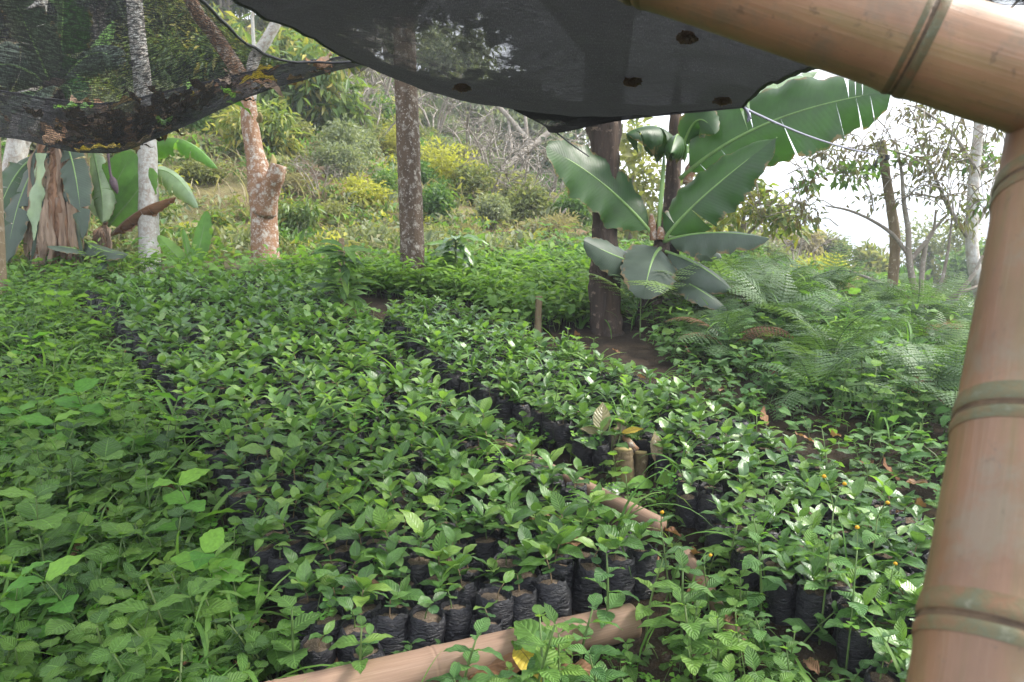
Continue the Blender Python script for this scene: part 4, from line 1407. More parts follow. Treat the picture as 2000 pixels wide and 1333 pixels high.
# ------------------------------------------------------------------ wild plants
for i in range(5):
    shape(f'weed_leaf#{i}', lambda i=i: leaf_mb(1, .62 + .07 * (i % 3), 'ovate', 10, 4, .12 + .06 * (i % 2), .35 + .3 * (i % 3), .04, .07, i * 1.7, .1, .06))
    shape(f'mint_leaf#{i}', lambda i=i: leaf_mb(1, .50 + .05 * (i % 3), 'ovate', 9, 4, .16 + .06 * (i % 2), .5 + .3 * (i % 3), .05, .03, i * 1.3, .15, .10))
    shape(f'round_leaf#{i}', lambda i=i: leaf_mb(1, .82, 'ovate', 8, 4, .08, .5 + .2 * (i % 3), .05, .06, i * 1.1, .1, .05))
    shape(f'lance_leaf#{i}', lambda i=i: leaf_mb(1, .27, 'ellip', 8, 2, .2, .7 + .3 * (i % 3), .04, .05, i * 1.9, .2))
    shape(f'grass_blade#{i}', lambda i=i: leaf_mb(1, .035 + .006 * i, 'grass', 9, 2, .35, 1.1 + .45 * i, 0, 0, i, .1))
for i in range(3):
    shape(f'dead_leaf#{i}', lambda i=i: leaf_mb(1, .42, 'ellip', 9, 6, .45 - .3 * i, 1.0 - .9 * i, .16, 0, i * 2, .2))


def clover_mb():
    mb = MB()
    for k in range(3):
        l_ = leaf_mb(.5, .52, 'heart', 4, 2, .18, .35, 0, 0, 0)
        mb.add_mb(l_, Mx((0, 0, 0), .05, 0, k * 2 * PI / 3))
    return mb


shape('clover_leaf', clover_mb)


def stem_key(key, pts, r0, r1, sides=5):
    return shape(key, lambda: stem_shape([Vector(p) for p in pts], r0, r1, sides))


def weed_kind(seed, hgt, pairs, l0, l1, fam, mat, smat='stem', up=.25, flower=False, lean=.15):
    r = random.Random(seed)
    lx, ly = r.uniform(-lean, lean) * hgt, r.uniform(-lean, lean) * hgt
    pts = [(0, 0, -.01), (lx * .2, ly * .2, hgt * .5), (lx, ly, hgt)]
    parts = [('stem', stem_key(f'stem#w{seed}{fam}', pts, .0035, .0018), smat, Mx())]
    a0 = r.uniform(0, 6.28)
    for k in range(pairs):
        f = .22 + .78 * (k + 1) / pairs
        z = hgt * f
        p = (lx * f * f, ly * f * f, z)
        ln = l0 + (l1 - l0) * k / max(1, pairs - 1)
        for s_ in (0, 1):
            parts.append(('leaf', f'{fam}#{r.randrange(5)}', mat, Mx(p, up * r.uniform(.3, 1.8) + .25 * (k == pairs - 1), r.uniform(-.3, .3), a0 + k * PI / 2 + s_ * PI + r.uniform(-.35, .35), ln * r.uniform(.8, 1.2))))
    if flower:
        for s_ in range(r.randint(1, 2)):
            q = (lx + r.uniform(-.04, .04), ly + r.uniform(-.04, .04), hgt + r.uniform(.03, .08))
            parts.append(('flower_stalk', stem_key(f'stem#f{seed}{s_}{fam}', [(lx, ly, hgt - .01), ((lx + q[0]) / 2, (ly + q[1]) / 2, (hgt + q[2]) / 2 + .01), q], .0016, .0012, 4), smat, Mx()))
            parts.append(('flower', 'flower_head', 'petal', Mx(q, r.uniform(-.4, .4), 0, 0, .0075)))
    return parts


def flower_mb():
    mb = MB()
    V, nr = [], 5
    for i in range(nr + 1):
        a_ = PI * i / nr - PI / 2
        for j in range(10):
            b_ = 2 * PI * j / 10
            k = 1 + .12 * (-1) ** j
            V.append((math.cos(a_) * math.cos(b_) * k * .8, math.cos(a_) * math.sin(b_) * k * .8, math.sin(a_) * .7 + .4))
    mb.add(V, gridq(nr, 10, True))
    for j in range(6):
        mb.add_mb(leaf_mb(1.0, .5, 'ovate', 3, 2, .1, .3), Mx((0, 0, .1), .3, 0, j * PI / 3, .8))
    return mb


shape('flower_head', flower_mb)


def clover_kind(seed, n=7):
    r = random.Random(seed)
    parts = []
    for k in range(n):
        a_, q, h_ = r.uniform(0, 6.28), r.uniform(.015, .07), r.uniform(.04, .10)
        p = (q * math.cos(a_), q * math.sin(a_), h_)
        parts.append(('stalk', stem_key(f'stem#c{seed}{k}', [(0, 0, 0), (p[0] * .4, p[1] * .4, h_ * .6), p], .0012, .0009, 4), 'stem', Mx()))
        parts.append(('leaf', 'clover_leaf', 'clover', Mx(p, r.uniform(-.3, .3), r.uniform(-.3, .3), r.uniform(0, 6.28), r.uniform(.032, .052))))
    return parts


def grass_kind(seed, n=9, l0=.16, l1=.38):
    r = random.Random(seed)
    return [('blade', f'grass_blade#{r.randrange(5)}', 'grass', Mx((r.uniform(-.015, .015), r.uniform(-.015, .015), 0), r.uniform(.7, 1.45), 0, r.uniform(0, 6.28), r.uniform(l0, l1))) for _ in range(n)]


def low_kind(seed, fam='round_leaf', mat='weed', n=9, l0=.02, l1=.05, h=.07, spread=.07):
    r = random.Random(seed)
    parts = []
    for k in range(n):
        a_, q, h_ = r.uniform(0, 6.28), spread * math.sqrt(r.random()), h * r.uniform(.3, 1)
        p = (q * math.cos(a_), q * math.sin(a_), h_)
        parts.append(('leaf', f'{fam}#{r.randrange(5)}', mat, Mx(p, r.uniform(-.35, .5), r.uniform(-.4, .4), r.uniform(0, 6.28), r.uniform(l0, l1))))
    parts.append(('stem', stem_key(f'stem#l{seed}{fam}', [(0, 0, -.01), (.01, .01, h * .5), (spread * .5, 0, h * .8)], .0022, .0014, 4), 'stem', Mx()))
    return parts


BROAD = [weed_kind(i, .10 + .03 * (i % 4), 3 + i % 2, .075, .045, 'weed_leaf', 'weed' if i % 3 else 'weed_dark') for i in range(6)]
BIG = [weed_kind(20 + i, .17 + .03 * i, 3, .150, .10, 'weed_leaf' if i % 2 else 'round_leaf', 'weed' if i % 3 else 'clover', up=.15) for i in range(5)]
ROUND = [weed_kind(30 + i, .12 + .03 * i, 3, .07, .045, 'round_leaf', 'weed' if i != 1 else 'fresh') for i in range(4)]
MINT = [weed_kind(40 + i, .14 + .04 * (i % 3), 4, .080, .045, 'mint_leaf', 'weed_pale' if i % 2 else 'weed', up=.2) for i in range(5)]
TALL = [weed_kind(60 + i, .24 + .05 * i, 4, .10, .06, 'mint_leaf', 'weed_pale', up=.15, flower=True, lean=.1) for i in range(4)]
CLOV = [clover_kind(i, 6 + i) for i in range(4)]
GRAS = [grass_kind(i, 7 + i) for i in range(4)]
LOW = [low_kind(i) for i in range(4)] + [low_kind(10 + i, 'mint_leaf', 'weed_dark', 10, .025, .05) for i in range(3)]
FRESH = [low_kind(20 + i, 'lance_leaf', 'fresh', 22, .05, .11, .24, .12) for i in range(4)] + [low_kind(30 + i, 'round_leaf', 'fresh', 16, .04, .07, .20, .12) for i in range(3)]
FAR = [low_kind(40 + i, 'round_leaf', 'weed', 14, .03, .065, .16, .11) for i in range(4)] + [low_kind(50 + i, 'lance_leaf', 'weed', 12, .05, .09, .2, .1) for i in range(2)]
CREEP = [low_kind(60 + i, 'mint_leaf', 'weed_pale', 12, .06, .10, .14, .13) for i in range(4)] + [low_kind(70 + i, 'mint_leaf', 'weed_dark', 12, .05, .09, .12, .12) for i in range(3)]


def scatter_stuff(name, label, cat, poly, mix, n, seed, s0=.85, s1=1.25, avoid=None, dz=-.01):
    """ground cover nobody could count: one object"""
    r = random.Random(seed)
    pts = fill(poly, n, seed)
    mb = MB()
    kinds = [k for k, w in mix]
    ws = [w for k, w in mix]
    buckets = {}
    for x, y in pts:
        if avoid and avoid(x, y):
            continue
        grp = r.choices(range(len(kinds)), ws)[0]
        k = r.randrange(len(kinds[grp]))
        buckets.setdefault((grp, k), []).append((x, y, height(x, y) + dz, r.uniform(0, 6.28), r.gauss(0, .18), r.gauss(0, .18), r.uniform(s0, s1)))
    for (gk, k), L_ in buckets.items():
        a_ = np.array(L_)
        mb.scatter(bake(kinds[gk][k]), mats_np(a_[:, :3], a_[:, 3], a_[:, 4], a_[:, 5], a_[:, 6]), np.random.default_rng(seed + k).random(len(a_)))
    return tag(mb.build(name, MATLIST), label, cat, None, 'stuff')


def in_beds(x, y):
    if inside(x, y, main_poly) or inside(x, y, side_poly):
        return True
    for ob, rr_a, rr_b in ((st2, .30, .10), (t4, .36, .18)):
        if (Vector((x, y)) - Vector(ob.location.xy)).length < (rr_a if y < ob.location.y + .05 else rr_b):
            return True
    for ob, bx in ((pole, .09),):                # keep the fallen bamboo in view
        p, q = Vector(ob.location.xy), Vector(ob.location.xy) + Vector(POLE_V[ob.name].xy)
        t = max(0, min(1, (Vector((x, y)) - p).dot(q - p) / (q - p).length_squared))
        if (Vector((x, y)) - p.lerp(q, t)).length < bx:
            return True
    for i in range(1, 8):                                     # the left flank of the main bed stays partly bare
        a, b = Vector(main_poly[i - 1]), Vector(main_poly[i])
        t = max(0, min(1, (Vector((x, y)) - a).dot(b - a) / (b - a).length_squared))
        if (Vector((x, y)) - a.lerp(b, t)).length < (.12 if i > 2 else .08) and rw0.random() < .8:
            return True
    return False


rw0 = random.Random(1)


def ppoly(pts):
    return px_poly(pts, .05)


def hide_pole(x, y):
    return in_beds(x, y)


left_poly = ppoly([(-900, 1900), (-420, 640), (-330, 545), (170, 552), (215, 600), (270, 665), (335, 760), (418, 880), (482, 1000), (545, 1140), (600, 1270), (560, 1500), (560, 1900)])
left_near = ppoly([(-400, 1600), (-200, 800), (315, 800), (418, 890), (482, 1010), (545, 1150), (600, 1280), (560, 1600)])
scatter_stuff('weeds', 'dense low green weeds and clover covering the ground left of the main bed', 'weeds', left_near, [(CLOV, 4), (LOW, 5), (BROAD, 2.4), (ROUND, 1.6), (GRAS, .6)], 1050, 1, .65, 1.35, avoid=in_beds)
scatter_stuff('weeds', 'carpet of small green weeds further back along the left of the main bed', 'weeds', left_poly, [(BROAD, 3), (LOW, 3), (FAR, 3), (GRAS, 1.2), (CLOV, 2), (ROUND, 2)], 2300, 2, .9, 1.45, avoid=in_beds)
front_poly = ppoly([(560, 1900), (600, 1420), (900, 1300), (1240, 1235), (1300, 1130), (1400, 1060), (1500, 1130), (1600, 1200), (1780, 1390), (1900, 1900)])
scatter_stuff('weeds', 'leafy green weeds crowding the front right around the fallen bamboo', 'weeds', front_poly, [(MINT, 3), (LOW, 4), (CLOV, 1), (ROUND, 1.5), (GRAS, .4)], 300, 3, .6, 1.1, avoid=in_beds)
bank_poly = ppoly([(1250, 700), (1300, 660), (1900, 640), (2300, 760), (2500, 1500), (2000, 1400), (1880, 1040), (1570, 868), (1400, 778)])
scatter_stuff('weeds', 'broad leaved creeping weeds on the bank between the right hand bed and the post', 'weeds', bank_poly, [(CREEP, 6), (LOW, 2), (MINT, 2), (GRAS, .6)], 800, 4, .8, 1.25, avoid=in_beds)
mid_poly = ppoly([(600, 560), (640, 535), (1150, 540), (1160, 640), (1060, 655), (960, 610), (860, 580), (700, 570)])
scatter_stuff('weeds', 'bright yellow green weeds between the central trunk and the dark trunk', 'weeds', mid_poly, [(FRESH, 6), (FAR, 2)], 700, 5, .9, 1.4, avoid=in_beds)
far_poly = ppoly([(-300, 548), (-300, 516), (1250, 520), (1800, 560), (1800, 590), (1250, 600), (1180, 560), (700, 548)])
scatter_stuff('weeds', 'sunlit light green weeds along the far edge of the nursery terrace', 'weeds', far_poly, [(FRESH, 3), (FAR, 6), (GRAS, 1)], 1500, 6, 1.0, 1.7, avoid=in_beds)
lane = px_poly([(760, 620), (840, 690), (1010, 795), (1130, 860), (1300, 955), (1440, 1060), (1320, 1080), (1200, 975), (1085, 885), (945, 800), (800, 700), (742, 640)], .05)
scatter_stuff('weeds', 'low green weeds and clover in the gap between the two beds', 'weeds', lane, [(CLOV, 3), (LOW, 4), (ROUND, 1)], 95, 15, .7, 1.1)
# weedlets between the bags
scatter_stuff('weeds', 'small clovers and grass growing between the black bags', 'weeds', main_poly, [(CLOV, 4), (GRAS, 1.2), (LOW, 1)], 130, 7, .8, 1.3, dz=.09)
scatter_stuff('weeds', 'small bright weeds and grass among the seedlings of the right hand bed', 'weeds', side_poly, [(CLOV, 1), (GRAS, 1.5), (ROUND, 1), (MINT, 1)], 130, 8, .7, 1.1, dz=.08)

# larger weeds one can pick out
WL = {
    'broad': ('weed_plant', 'toothed broad leaved green weed', BROAD),
    'big': ('weed_plant', 'large leaved bright green nettle like weed', BIG),
    'round': ('weed_plant', 'round leaved light green weed on the left', ROUND),
    'clover': ('clover_plant', 'yellow green clover clump on the left', CLOV),
    'grass': ('grass_tuft', 'tuft of thin arching grass blades among the left weeds', GRAS),
    'mint': ('weed_plant', 'leafy weed with paired veined leaves', MINT),
    'tall': ('flowering_weed', 'tall pale weed with orange flower heads', TALL),
    'creep': ('weed_plant', 'broad leaved creeping weed on the right bank', CREEP),
}
WG = {'broad': 'broad leaved weeds on the left', 'big': 'nettle like weeds on the left', 'round': 'round leaved weeds on the left', 'clover': 'clover clumps on the left', 'grass': 'grass tufts on the left',
      'mint': 'leafy weeds in the front right', 'tall': 'orange flowered weeds', 'creep': 'creeping weeds on the right bank'}


def weed_thing(kind, px, py, seed, sc=1.0, z=None, label=None):
    r = random.Random(seed)
    nm, lab, kinds = WL[kind]
    p = G(px, py) if z is None else ground_pt(px, py)
    if not label:
        ppx = 1000 + FPX * p.x / max(depth_of(p), .1)
        ppy = row_of(p)
        if kind in ('mint', 'tall'):
            w_ = 'below the fallen bamboo pole' if ppx < 950 else 'at the right end of the bamboo pole' if ppx < 1300 else 'along the thin brown bamboo' if ppx < 1500 else 'between the thin brown bamboo and the post'
        elif kind == 'creep':
            w_ = ('at the top' if ppy < 800 else 'halfway' if ppy < 900 else 'at the foot') + (', left part' if ppx < 1500 else ', nearer the post')
        else:
            w_ = ('in the bottom left corner' if ppx < 250 else 'close to the front bags') if ppy > 1080 else ('at the left edge, halfway down' if ppx < 200 else 'beside the main bed, halfway down') if ppy > 850 else 'further back'
        lab = lab + ', ' + w_
    return place(kinds[r.randrange(len(kinds))], nm, p, label or lab, 'clover' if kind == 'clover' else 'grass' if kind == 'grass' else 'weed', None if label else WG[kind], r.uniform(0, 6.28), sc * r.uniform(.9, 1.2), (r.gauss(0, .1), r.gauss(0, .1)))


rw = random.Random(77)
for kind, poly, n in (('broad', left_near, 34), ('round', left_near, 16), ('clover', left_near, 24), ('grass', left_poly, 22), ('creep', bank_poly, 34)):
    for i, (x, y) in enumerate(fill(poly, n, hash(kind) % 1 + len(kind) * 31 + n)):
        if not in_beds(x, y):
            weed_thing(kind, x, y, 1000 + i + n * 7, 1.0, 0)
for i, (x, y) in enumerate(fill(front_poly, 28, 55)):
    if not in_beds(x, y):
        weed_thing('mint', x, y, 1400 + i, 1.25, 0)
for i, (px_, py_) in enumerate([(190, 1010), (110, 960), (250, 960), (320, 930), (175, 880), (120, 915), (215, 900), (60, 880), (260, 1180), (330, 1150), (180, 1290), (270, 1350), (420, 1180), (90, 1150), (60, 720), (110, 650), (30, 1010), (390, 1090), (130, 1240), (400, 1290), (40, 1290), (470, 1250), (300, 1070)]):
    weed_thing('big', px_, py_, 1500 + i, .95 if py_ > 1100 else 1.05)
for i, (px_, py_) in enumerate([(1390, 1230), (1600, 1260), (1650, 1330), (1720, 1290), (1310, 1180), (1690, 1190)]):
    weed_thing('tall', px_, py_, 1600 + i, .95)
for i, (px_, py_) in enumerate([(730, 1340), (800, 1335), (860, 1330), (700, 1390), (1000, 1345), (1060, 1350), (900, 1395), (1180, 1270), (1260, 1260), (1330, 1300), (1130, 1340)]):
    weed_thing('mint', px_, py_, 1700 + i, 1.3 if py_ > 1380 or px_ > 1100 else .8, label=None)
for i, (x, y) in enumerate(fill(ppoly([(1560, 760), (1850, 700), (1900, 860), (1700, 840)]), 26, 8)):
    pass
for i, (px_, py_) in enumerate([(1680, 800), (1720, 790), (1760, 800), (1700, 850), (1790, 850), (1640, 830), (1740, 860), (1830, 820)]):
    place(weed_kind(300 + i, .30, 5, .085, .05, 'round_leaf', 'weed', up=.2), 'weed_plant', G(px_, py_), 'upright bushy weed with round green leaves below the ferns near the post', 'weed', 'bushy weeds below the ferns', rw.uniform(0, 6), 1.1)


# ------------------------------------------------------------------ ferns
def frond_mb(seed, n=20, droop=1.0):
    r = random.Random(seed)
    t = np.linspace(0, 1, 14)
    a_ = .15 - droop * t ** 1.3
    P = np.stack([np.zeros(14), np.cumsum(np.cos(a_)) / 14, np.cumsum(np.sin(a_)) / 14], 1)
    mb = tube(P, np.linspace(.007, .002, 14), 4)
    V, Q, uv = [], [], []
    for k in range(n):
        f = .22 + .78 * k / n
        i = min(12, int(f * 13))
        p = P[i] + (P[i + 1] - P[i]) * (f * 13 - i)
        ln = .36 * (1 - (f - .22) / .78) ** .85 * min(1, (f - .10) * 5) + .02
        tan = P[i + 1] - P[i]
        tan /= np.linalg.norm(tan)
        up = np.array([0, -tan[2], tan[1]])
        for s_ in (-1, 1):
            d = np.array([s_, 0, 0]) * .92 + tan * .38 - up * r.uniform(.05, .2)
            d /= np.linalg.norm(d)
            m = max(3, int(ln * 26))
            e = np.cross(up, d)
            for j in range(m):
                u = (j + .6) / m
                c = p + d * ln * u - up * .10 * ln * u * u
                w = .020 * (1 - u * .7)
                h_ = ln / m * .56
                for s2 in (-1, 1):
                    b = len(V)
                    tipp = c + e * s2 * w + d * h_ * .8
                    V += [c - d * h_, c + d * h_, tipp + d * h_ * .2, tipp - d * h_ * .5]
                    uv += [(.5, .1), (.5, .2), (.8, .9), (.2, .9)]
                    Q.append((b, b + 1, b + 2, b + 3))
    mb.add(V, Q, None, uv)
    return mb


for i in range(4):
    shape(f'frond#{i}', lambda i=i: frond_mb(i, 13 + i, .7 + .25 * i))


def fern_kind(seed, n, l0, l1, mat, h=.12):
    r = random.Random(seed)
    parts = [('stem', stem_key(f'stem#fern{seed}', [(0, 0, -.02), (0, 0, h * .5), (0, 0, h)], .006, .003), 'stem', Mx())]
    for k in range(n):
        parts.append(('frond', f'frond#{r.randrange(4)}', mat, Mx((0, 0, h * r.uniform(.3, 1)), r.uniform(.25, 1.1), r.uniform(-.3, .3), 2 * PI * k / n + r.uniform(-.4, .4), r.uniform(l0, l1))))
    return parts


FERN = [fern_kind(i, 7 + i % 3, .32, .58, 'fern') for i in range(4)]
FERN.append([(n, k, 'dead' if n == 'frond' and q % 3 == 0 else m, x) for q, (n, k, m, x) in enumerate(FERN[1])])
FERNL = [fern_kind(10 + i, 6 + i % 3, .34, .60, 'fern_light') for i in range(3)]
fern_poly = [(1.05, 5.6), (1.1, 4.75), (1.5, 4.0), (2.3, 3.6), (3.0, 3.9), (3.9, 5.2), (4.2, 6.6), (2.6, 6.9), (1.3, 6.6)]
for i, (x, y) in enumerate(fill(fern_poly, 52, 91)):
    place(FERN[i % 5], 'fern', ground_pt(x, y), ('small' if (x * 7) % 1 < .5 else 'spreading') + ' green bracken fern, ' + ('beside the young banana plant' if x < 1.7 else 'middle of the right bank' if x < 2.7 else 'on the right bank towards the bamboo post') + (', lower row' if y < 5.0 else ', upper row'), 'fern', 'ferns on the bank', rw.uniform(0, 6.28), rw.uniform(.72, 1.1), (rw.gauss(0, .15), rw.gauss(0, .15)))
scatter_stuff('weeds', 'tangled broad leaved weeds growing among the ferns of the right bank', 'weeds', fern_poly, [(CREEP, 4), (MINT, 3), (FAR, 2), (GRAS, 1.5), (ROUND, 2)], 210, 19, .9, 1.35, avoid=in_beds)
fern_far = [(1.5, 6.0), (3.0, 5.0), (4.6, 5.2), (5.2, 8.4), (1.6, 8.4)]
scatter_stuff('weeds', 'mixed weeds behind the banana plants along the crest of the right bank', 'weeds', [(.3, 5.5), (1.0, 5.2), (3.2, 4.2), (5.4, 5), (5.8, 10), (.3, 10)], [(FAR, 3), (FRESH, .6), (GRAS, 2.5), (CREEP, 3)], 1100, 12, 1.0, 1.7, avoid=in_beds)
for i, (x, y) in enumerate(fill(fern_far, 28, 92)):
    place(FERNL[i % 3], 'fern', ground_pt(x, y), 'pale sunlit fern cresting the right bank, ' + ('behind the banana plant' if x < 2.2 else 'left of the leaning stake' if x < 3.1 else 'right of the leaning stake') + (', far back' if y > 7 else ', in front'), 'fern', 'pale ferns on the crest', rw.uniform(0, 6.28), rw.uniform(.7, 1.1), (rw.gauss(0, .12), rw.gauss(0, .12)))
for px_, py_, dd in ((1270, 640, 5.0), (1330, 640, 4.9), (1250, 660, 5.0)):
    p_ = G(px_, py_)
    place(fern_kind(40 + px_, 5, .45, .65, 'fern_light', .3), 'fern', p_, 'light green fern rising in front of the young banana plant', 'fern', 'ferns before the banana plant', rw.uniform(0, 6.28), 1.0)


# ------------------------------------------------------------------ single leaves placed by their two ends
def px_leaf(root, b, t, wpx, key, mat, name='leaf', face=(0, -.8, .6)):
    A, B = at(*b), at(*t)
    Y = B - A
    ln = Y.length
    Y.normalize()
    Z = Vector(face)
    Z = (Z - Y * Z.dot(Y)).normalized()
    X = Y.cross(Z)
    d = (b[2] + t[2]) / 2
    c = SHAPES[key].cat()['V']
    wid = (c[:, 0].max() - c[:, 0].min())
    sx = wpx * d / FPX / wid
    Mm = Matrix(((X.x * sx, Y.x * ln, Z.x * ln, A.x), (X.y * sx, Y.y * ln, Z.y * ln, A.y), (X.z * sx, Y.z * ln, Z.z * ln, A.z), (0, 0, 0, 1)))
    if root is not None:
        Mm = root.matrix_basis.inverted() @ Matrix.Translation((0, 0, 0)) @ Mm if False else Matrix.Translation(-root.location) @ Mm
        return link(name, mesh_of(key, mat), root, Mm)
    o = link(name, mesh_of(key, mat))
    o.matrix_world = Mm
    return o


dz_ = csd
for b, t, w, key, mt in [
    ((1172, 850, dz_ + .1), (1180, 783, dz_ + .12), 36, 'coffee_leaf#0', 'bronze'), ((1168, 848, dz_ + .1), (1140, 832, dz_ + .05), 18, 'coffee_leaf#1', 'bronze'),
    ((1216, 845, dz_ + .1), (1213, 808, dz_ + .12), 20, 'coffee_leaf#2', 'bronze'), ((1214, 846, dz_ + .05), (1254, 834, dz_), 15, 'coffee_leaf#0', 'yellow'),
    ((1281, 905, dz_), (1285, 838, dz_ + .02), 26, 'coffee_leaf#1', 'bronze'), ((1283, 904, dz_), (1304, 900, dz_ - .02), 14, 'coffee_leaf#1', 'bronze'),
    ((1280, 942, dz_ - .02), (1348, 920, dz_ - .1), 34, 'coffee_leaf#2', 'clover'), ((1275, 945, dz_ - .02), (1232, 940, dz_ - .15), 30, 'coffee_leaf#3', 'clover'),
    ((1250, 962, dz_ - .05), (1374, 1006, dz_ - .25), 60, 'coffee_leaf#0', 'coffee_glossy'), ((1250, 965, dz_ - .05), (1170, 958, dz_ - .2), 44, 'coffee_leaf#3', 'coffee_glossy'),
    ((1200, 870, dz_ + .02), (1226, 866, dz_ - .1), 22, 'coffee_leaf#3', 'coffee'), ((1176, 880, dz_ + .1), (1135, 850, dz_), 24, 'coffee_leaf#4', 'coffee')]:
    px_leaf(cs, b, t, w, key, mt, 'sprout_leaf', (.15, -.7, .7))
px_tube([(1178, 930, dz_ + .08, 5), (1174, 890, dz_ + .09, 4), (1172, 848, dz_ + .1, 3)], 'stem', 'sprout', cs, seed=3, rough=.02)
px_tube([(1278, 950, dz_, 5), (1281, 925, dz_, 4), (1282, 902, dz_, 3)], 'stem', 'sprout', cs, seed=3, rough=.02)

# glossy coffee bush behind the central trunk, and the leafy weed on the mossy stump
cb, cbd = ground_root('coffee_bush', 895, 572, 'small dark glossy coffee bush right behind the central trunk', 'coffee bush')
px_tube([(895, 580, cbd, 8), (892, 530, cbd, 6), (890, 470, cbd, 4)], 'stem', 'stem', cb, seed=3, rough=.05)
rl = random.Random(3)
for i in range(46):
    z_ = rl.uniform(462, 555)
    a_ = rl.uniform(0, 6.28)
    sx_ = math.cos(a_)
    b_ = (891, z_, cbd)
    px_leaf(cb, b_, (891 + sx_ * rl.uniform(32, 75), z_ + rl.uniform(-22, 34), cbd + math.sin(a_) * .25), rl.uniform(15, 22), f'coffee_leaf#{i % 6}', 'coffee_glossy', face=(sx_ * .3, -.4, .9))
lw = empty('weed_plant', st4.location + Vector((-.03, -.05, 0)), 'leafy weed with long dark leaves growing on the mossy stump', 'weed')
lwd = depth_of(lw.location)
px_tube([(676, 625, lwd, 6), (672, 560, lwd, 5), (670, 500, lwd, 4)], 'stem', 'stem', lw, seed=3, rough=.05)
for i in range(56):
    z_ = rl.uniform(480, 595)
    a_ = rl.uniform(0, 6.28)
    px_leaf(lw, (671, z_, lwd), (671 + math.cos(a_) * rl.uniform(40, 88), z_ + rl.uniform(-30, 30), lwd + math.sin(a_) * .25), rl.uniform(13, 22), f'lance_leaf#{i % 5}' if i % 3 else f'coffee_leaf#{i % 6}', 'weed' if i % 3 else 'weed_dark', face=(math.cos(a_) * .3, -.4, .9))
for k_, (bx, by_) in enumerate([(520, 560), (470, 585), (560, 585), (795, 690), (725, 700), (610, 640)]):
    p_ = G(bx, by_)
    place(weed_kind(400 + k_, .32, 4, .13, .08, 'mint_leaf', 'weed', up=.1), 'weed_plant', p_, 'larger light green weed standing above the seedlings of the main bed', 'weed', 'weeds above the main bed', rw.uniform(0, 6), .95)

# large toothed leaf, grass blades and small things in the foreground
def lone_leaf(px, py, ln, rz, key, mat, label, tilt=(.2, 0), z=.05, cat='leaf', name='green_leaf'):
    p = G(px, py, z)
    o = link(name, mesh_of(key, mat))
    o.location = p
    o.scale = (ln, ln, ln)
    o.rotation_euler = (tilt[0], tilt[1], rz)
    return tag(o, label, cat)


lone = empty('weed_plant', G(1045, 1335), 'weed with one big round toothed green leaf beside the yellow leaf', 'weed')
ldn = depth_of(lone.location)
px_leaf(lone, (1070, 1282, ldn - .12), (1005, 1190, ldn + .02), 74, 'round_leaf#1', 'weed', face=(.2, -.7, .7))
px_leaf(lone, (1072, 1285, ldn - .10), (1115, 1285, ldn - .14), 34, 'round_leaf#2', 'fresh', face=(.2, -.6, .8))
px_tube([(1060, 1340, ldn, 5), (1068, 1300, ldn - .08, 4), (1070, 1283, ldn - .12, 3)], 'stem', 'stem', lone, seed=2, rough=.02)

dead_px = [(245, 690, .13, .8), (265, 800, .12, .2), (240, 1010, .11, 2), (60, 1215, .16, 1.7), (430, 1310, .17, 1.2), (860, 945, .05, 1), (425, 632, .07, .3), (365, 880, .05, 2.2),
           (1415, 835, .10, 1.8), (1450, 870, .10, 2.5), (1690, 985, .15, 1.9), (1790, 990, .12, 2.9), (1780, 1010, .10, .6), (1575, 930, .09, 1.6), (1370, 1080, .10, 2.6), (1330, 1050, .15, .8),
           (1290, 1110, .14, .5), (1240, 1130, .16, 2.1), (1400, 1140, .16, 2.2), (1460, 1200, .12, 2.3), (1380, 700, .16, 1.2), (1460, 700, .16, .2), (1395, 670, .14, 1.6), (1100, 670, .10, 1), (1150, 680, .12, 2),
           (1210, 690, .10, .4), (1130, 655, .10, 2.9), (1260, 740, .10, 2), (1600, 870, .12, 1), (1640, 850, .10, 2.4), (1830, 960, .14, 1.2), (1700, 1050, .13, 2.4), (1780, 1290, .13, .9), (1600, 1320, .09, .1), (1240, 760, .1, 2), (150, 1130, .13, .4), (30, 1310, .15, 2), (300, 1230, .12, 1.1), (520, 1210, .12, 2.2), (500, 1320, .15, .7), (350, 960, .1, 1.4), (1500, 830, .11, .3), (1550, 800, .12, 1.9), (1700, 900, .13, 2.5), (1760, 940, .12, .8), (1480, 960, .10, 1.2), (1600, 1010, .11, 2.9), (1350, 890, .09, .5), (1690, 1120, .11, 1.5), (1420, 760, .13, 2), (1520, 740, .12, .2)]
for i, (px_, py_, ln, rz) in enumerate(dead_px):
    o = lone_leaf(px_, py_, ln, rz, f'dead_leaf#{i % 3}', 'dead', 'brown curled dead leaf lying on the ground among the plants', (rw.uniform(-.2, .35), rw.uniform(-.4, .4)), .05, 'dead leaf', 'dead_leaf')
    o['group'] = 'dead leaves on the ground'
for px_, py_, ln, rz, lab in [(1030, 1022, .15, -1.15, 'brown bamboo sheath lying across the seedlings near the right end of the main bed'), (1065, 1072, .17, -1.2, 'second brown bamboo sheath wedged between the bags of the front row'),
                              (665, 1160, .14, -1.0, 'thin curled brown leaf lying across two bags at the front left')]:
    lone_leaf(px_, py_, ln, rz, 'dead_leaf#0', 'dead', lab, (.15, .3), .15, 'dead leaf', 'dead_leaf')
lone_leaf(1010, 1262, .17, -2.75, 'coffee_leaf#0', 'yellow', 'yellow leaf with dark brown veins on the fallen bamboo pole', (.1, .1), .12, 'leaf', 'yellow_leaf')
lone_leaf(900, 1318, .26, -1.35, 'dead_leaf#1', 'dead', 'large brown dry leaf lying along the fallen bamboo pole', (.05, .3), .07, 'dead leaf', 'dead_leaf')
lone_leaf(1060, 1325, .16, -1.6, 'dead_leaf#1', 'dead', 'crumpled brown leaf below the yellow leaf', (.1, .2), .05, 'dead leaf', 'dead_leaf')
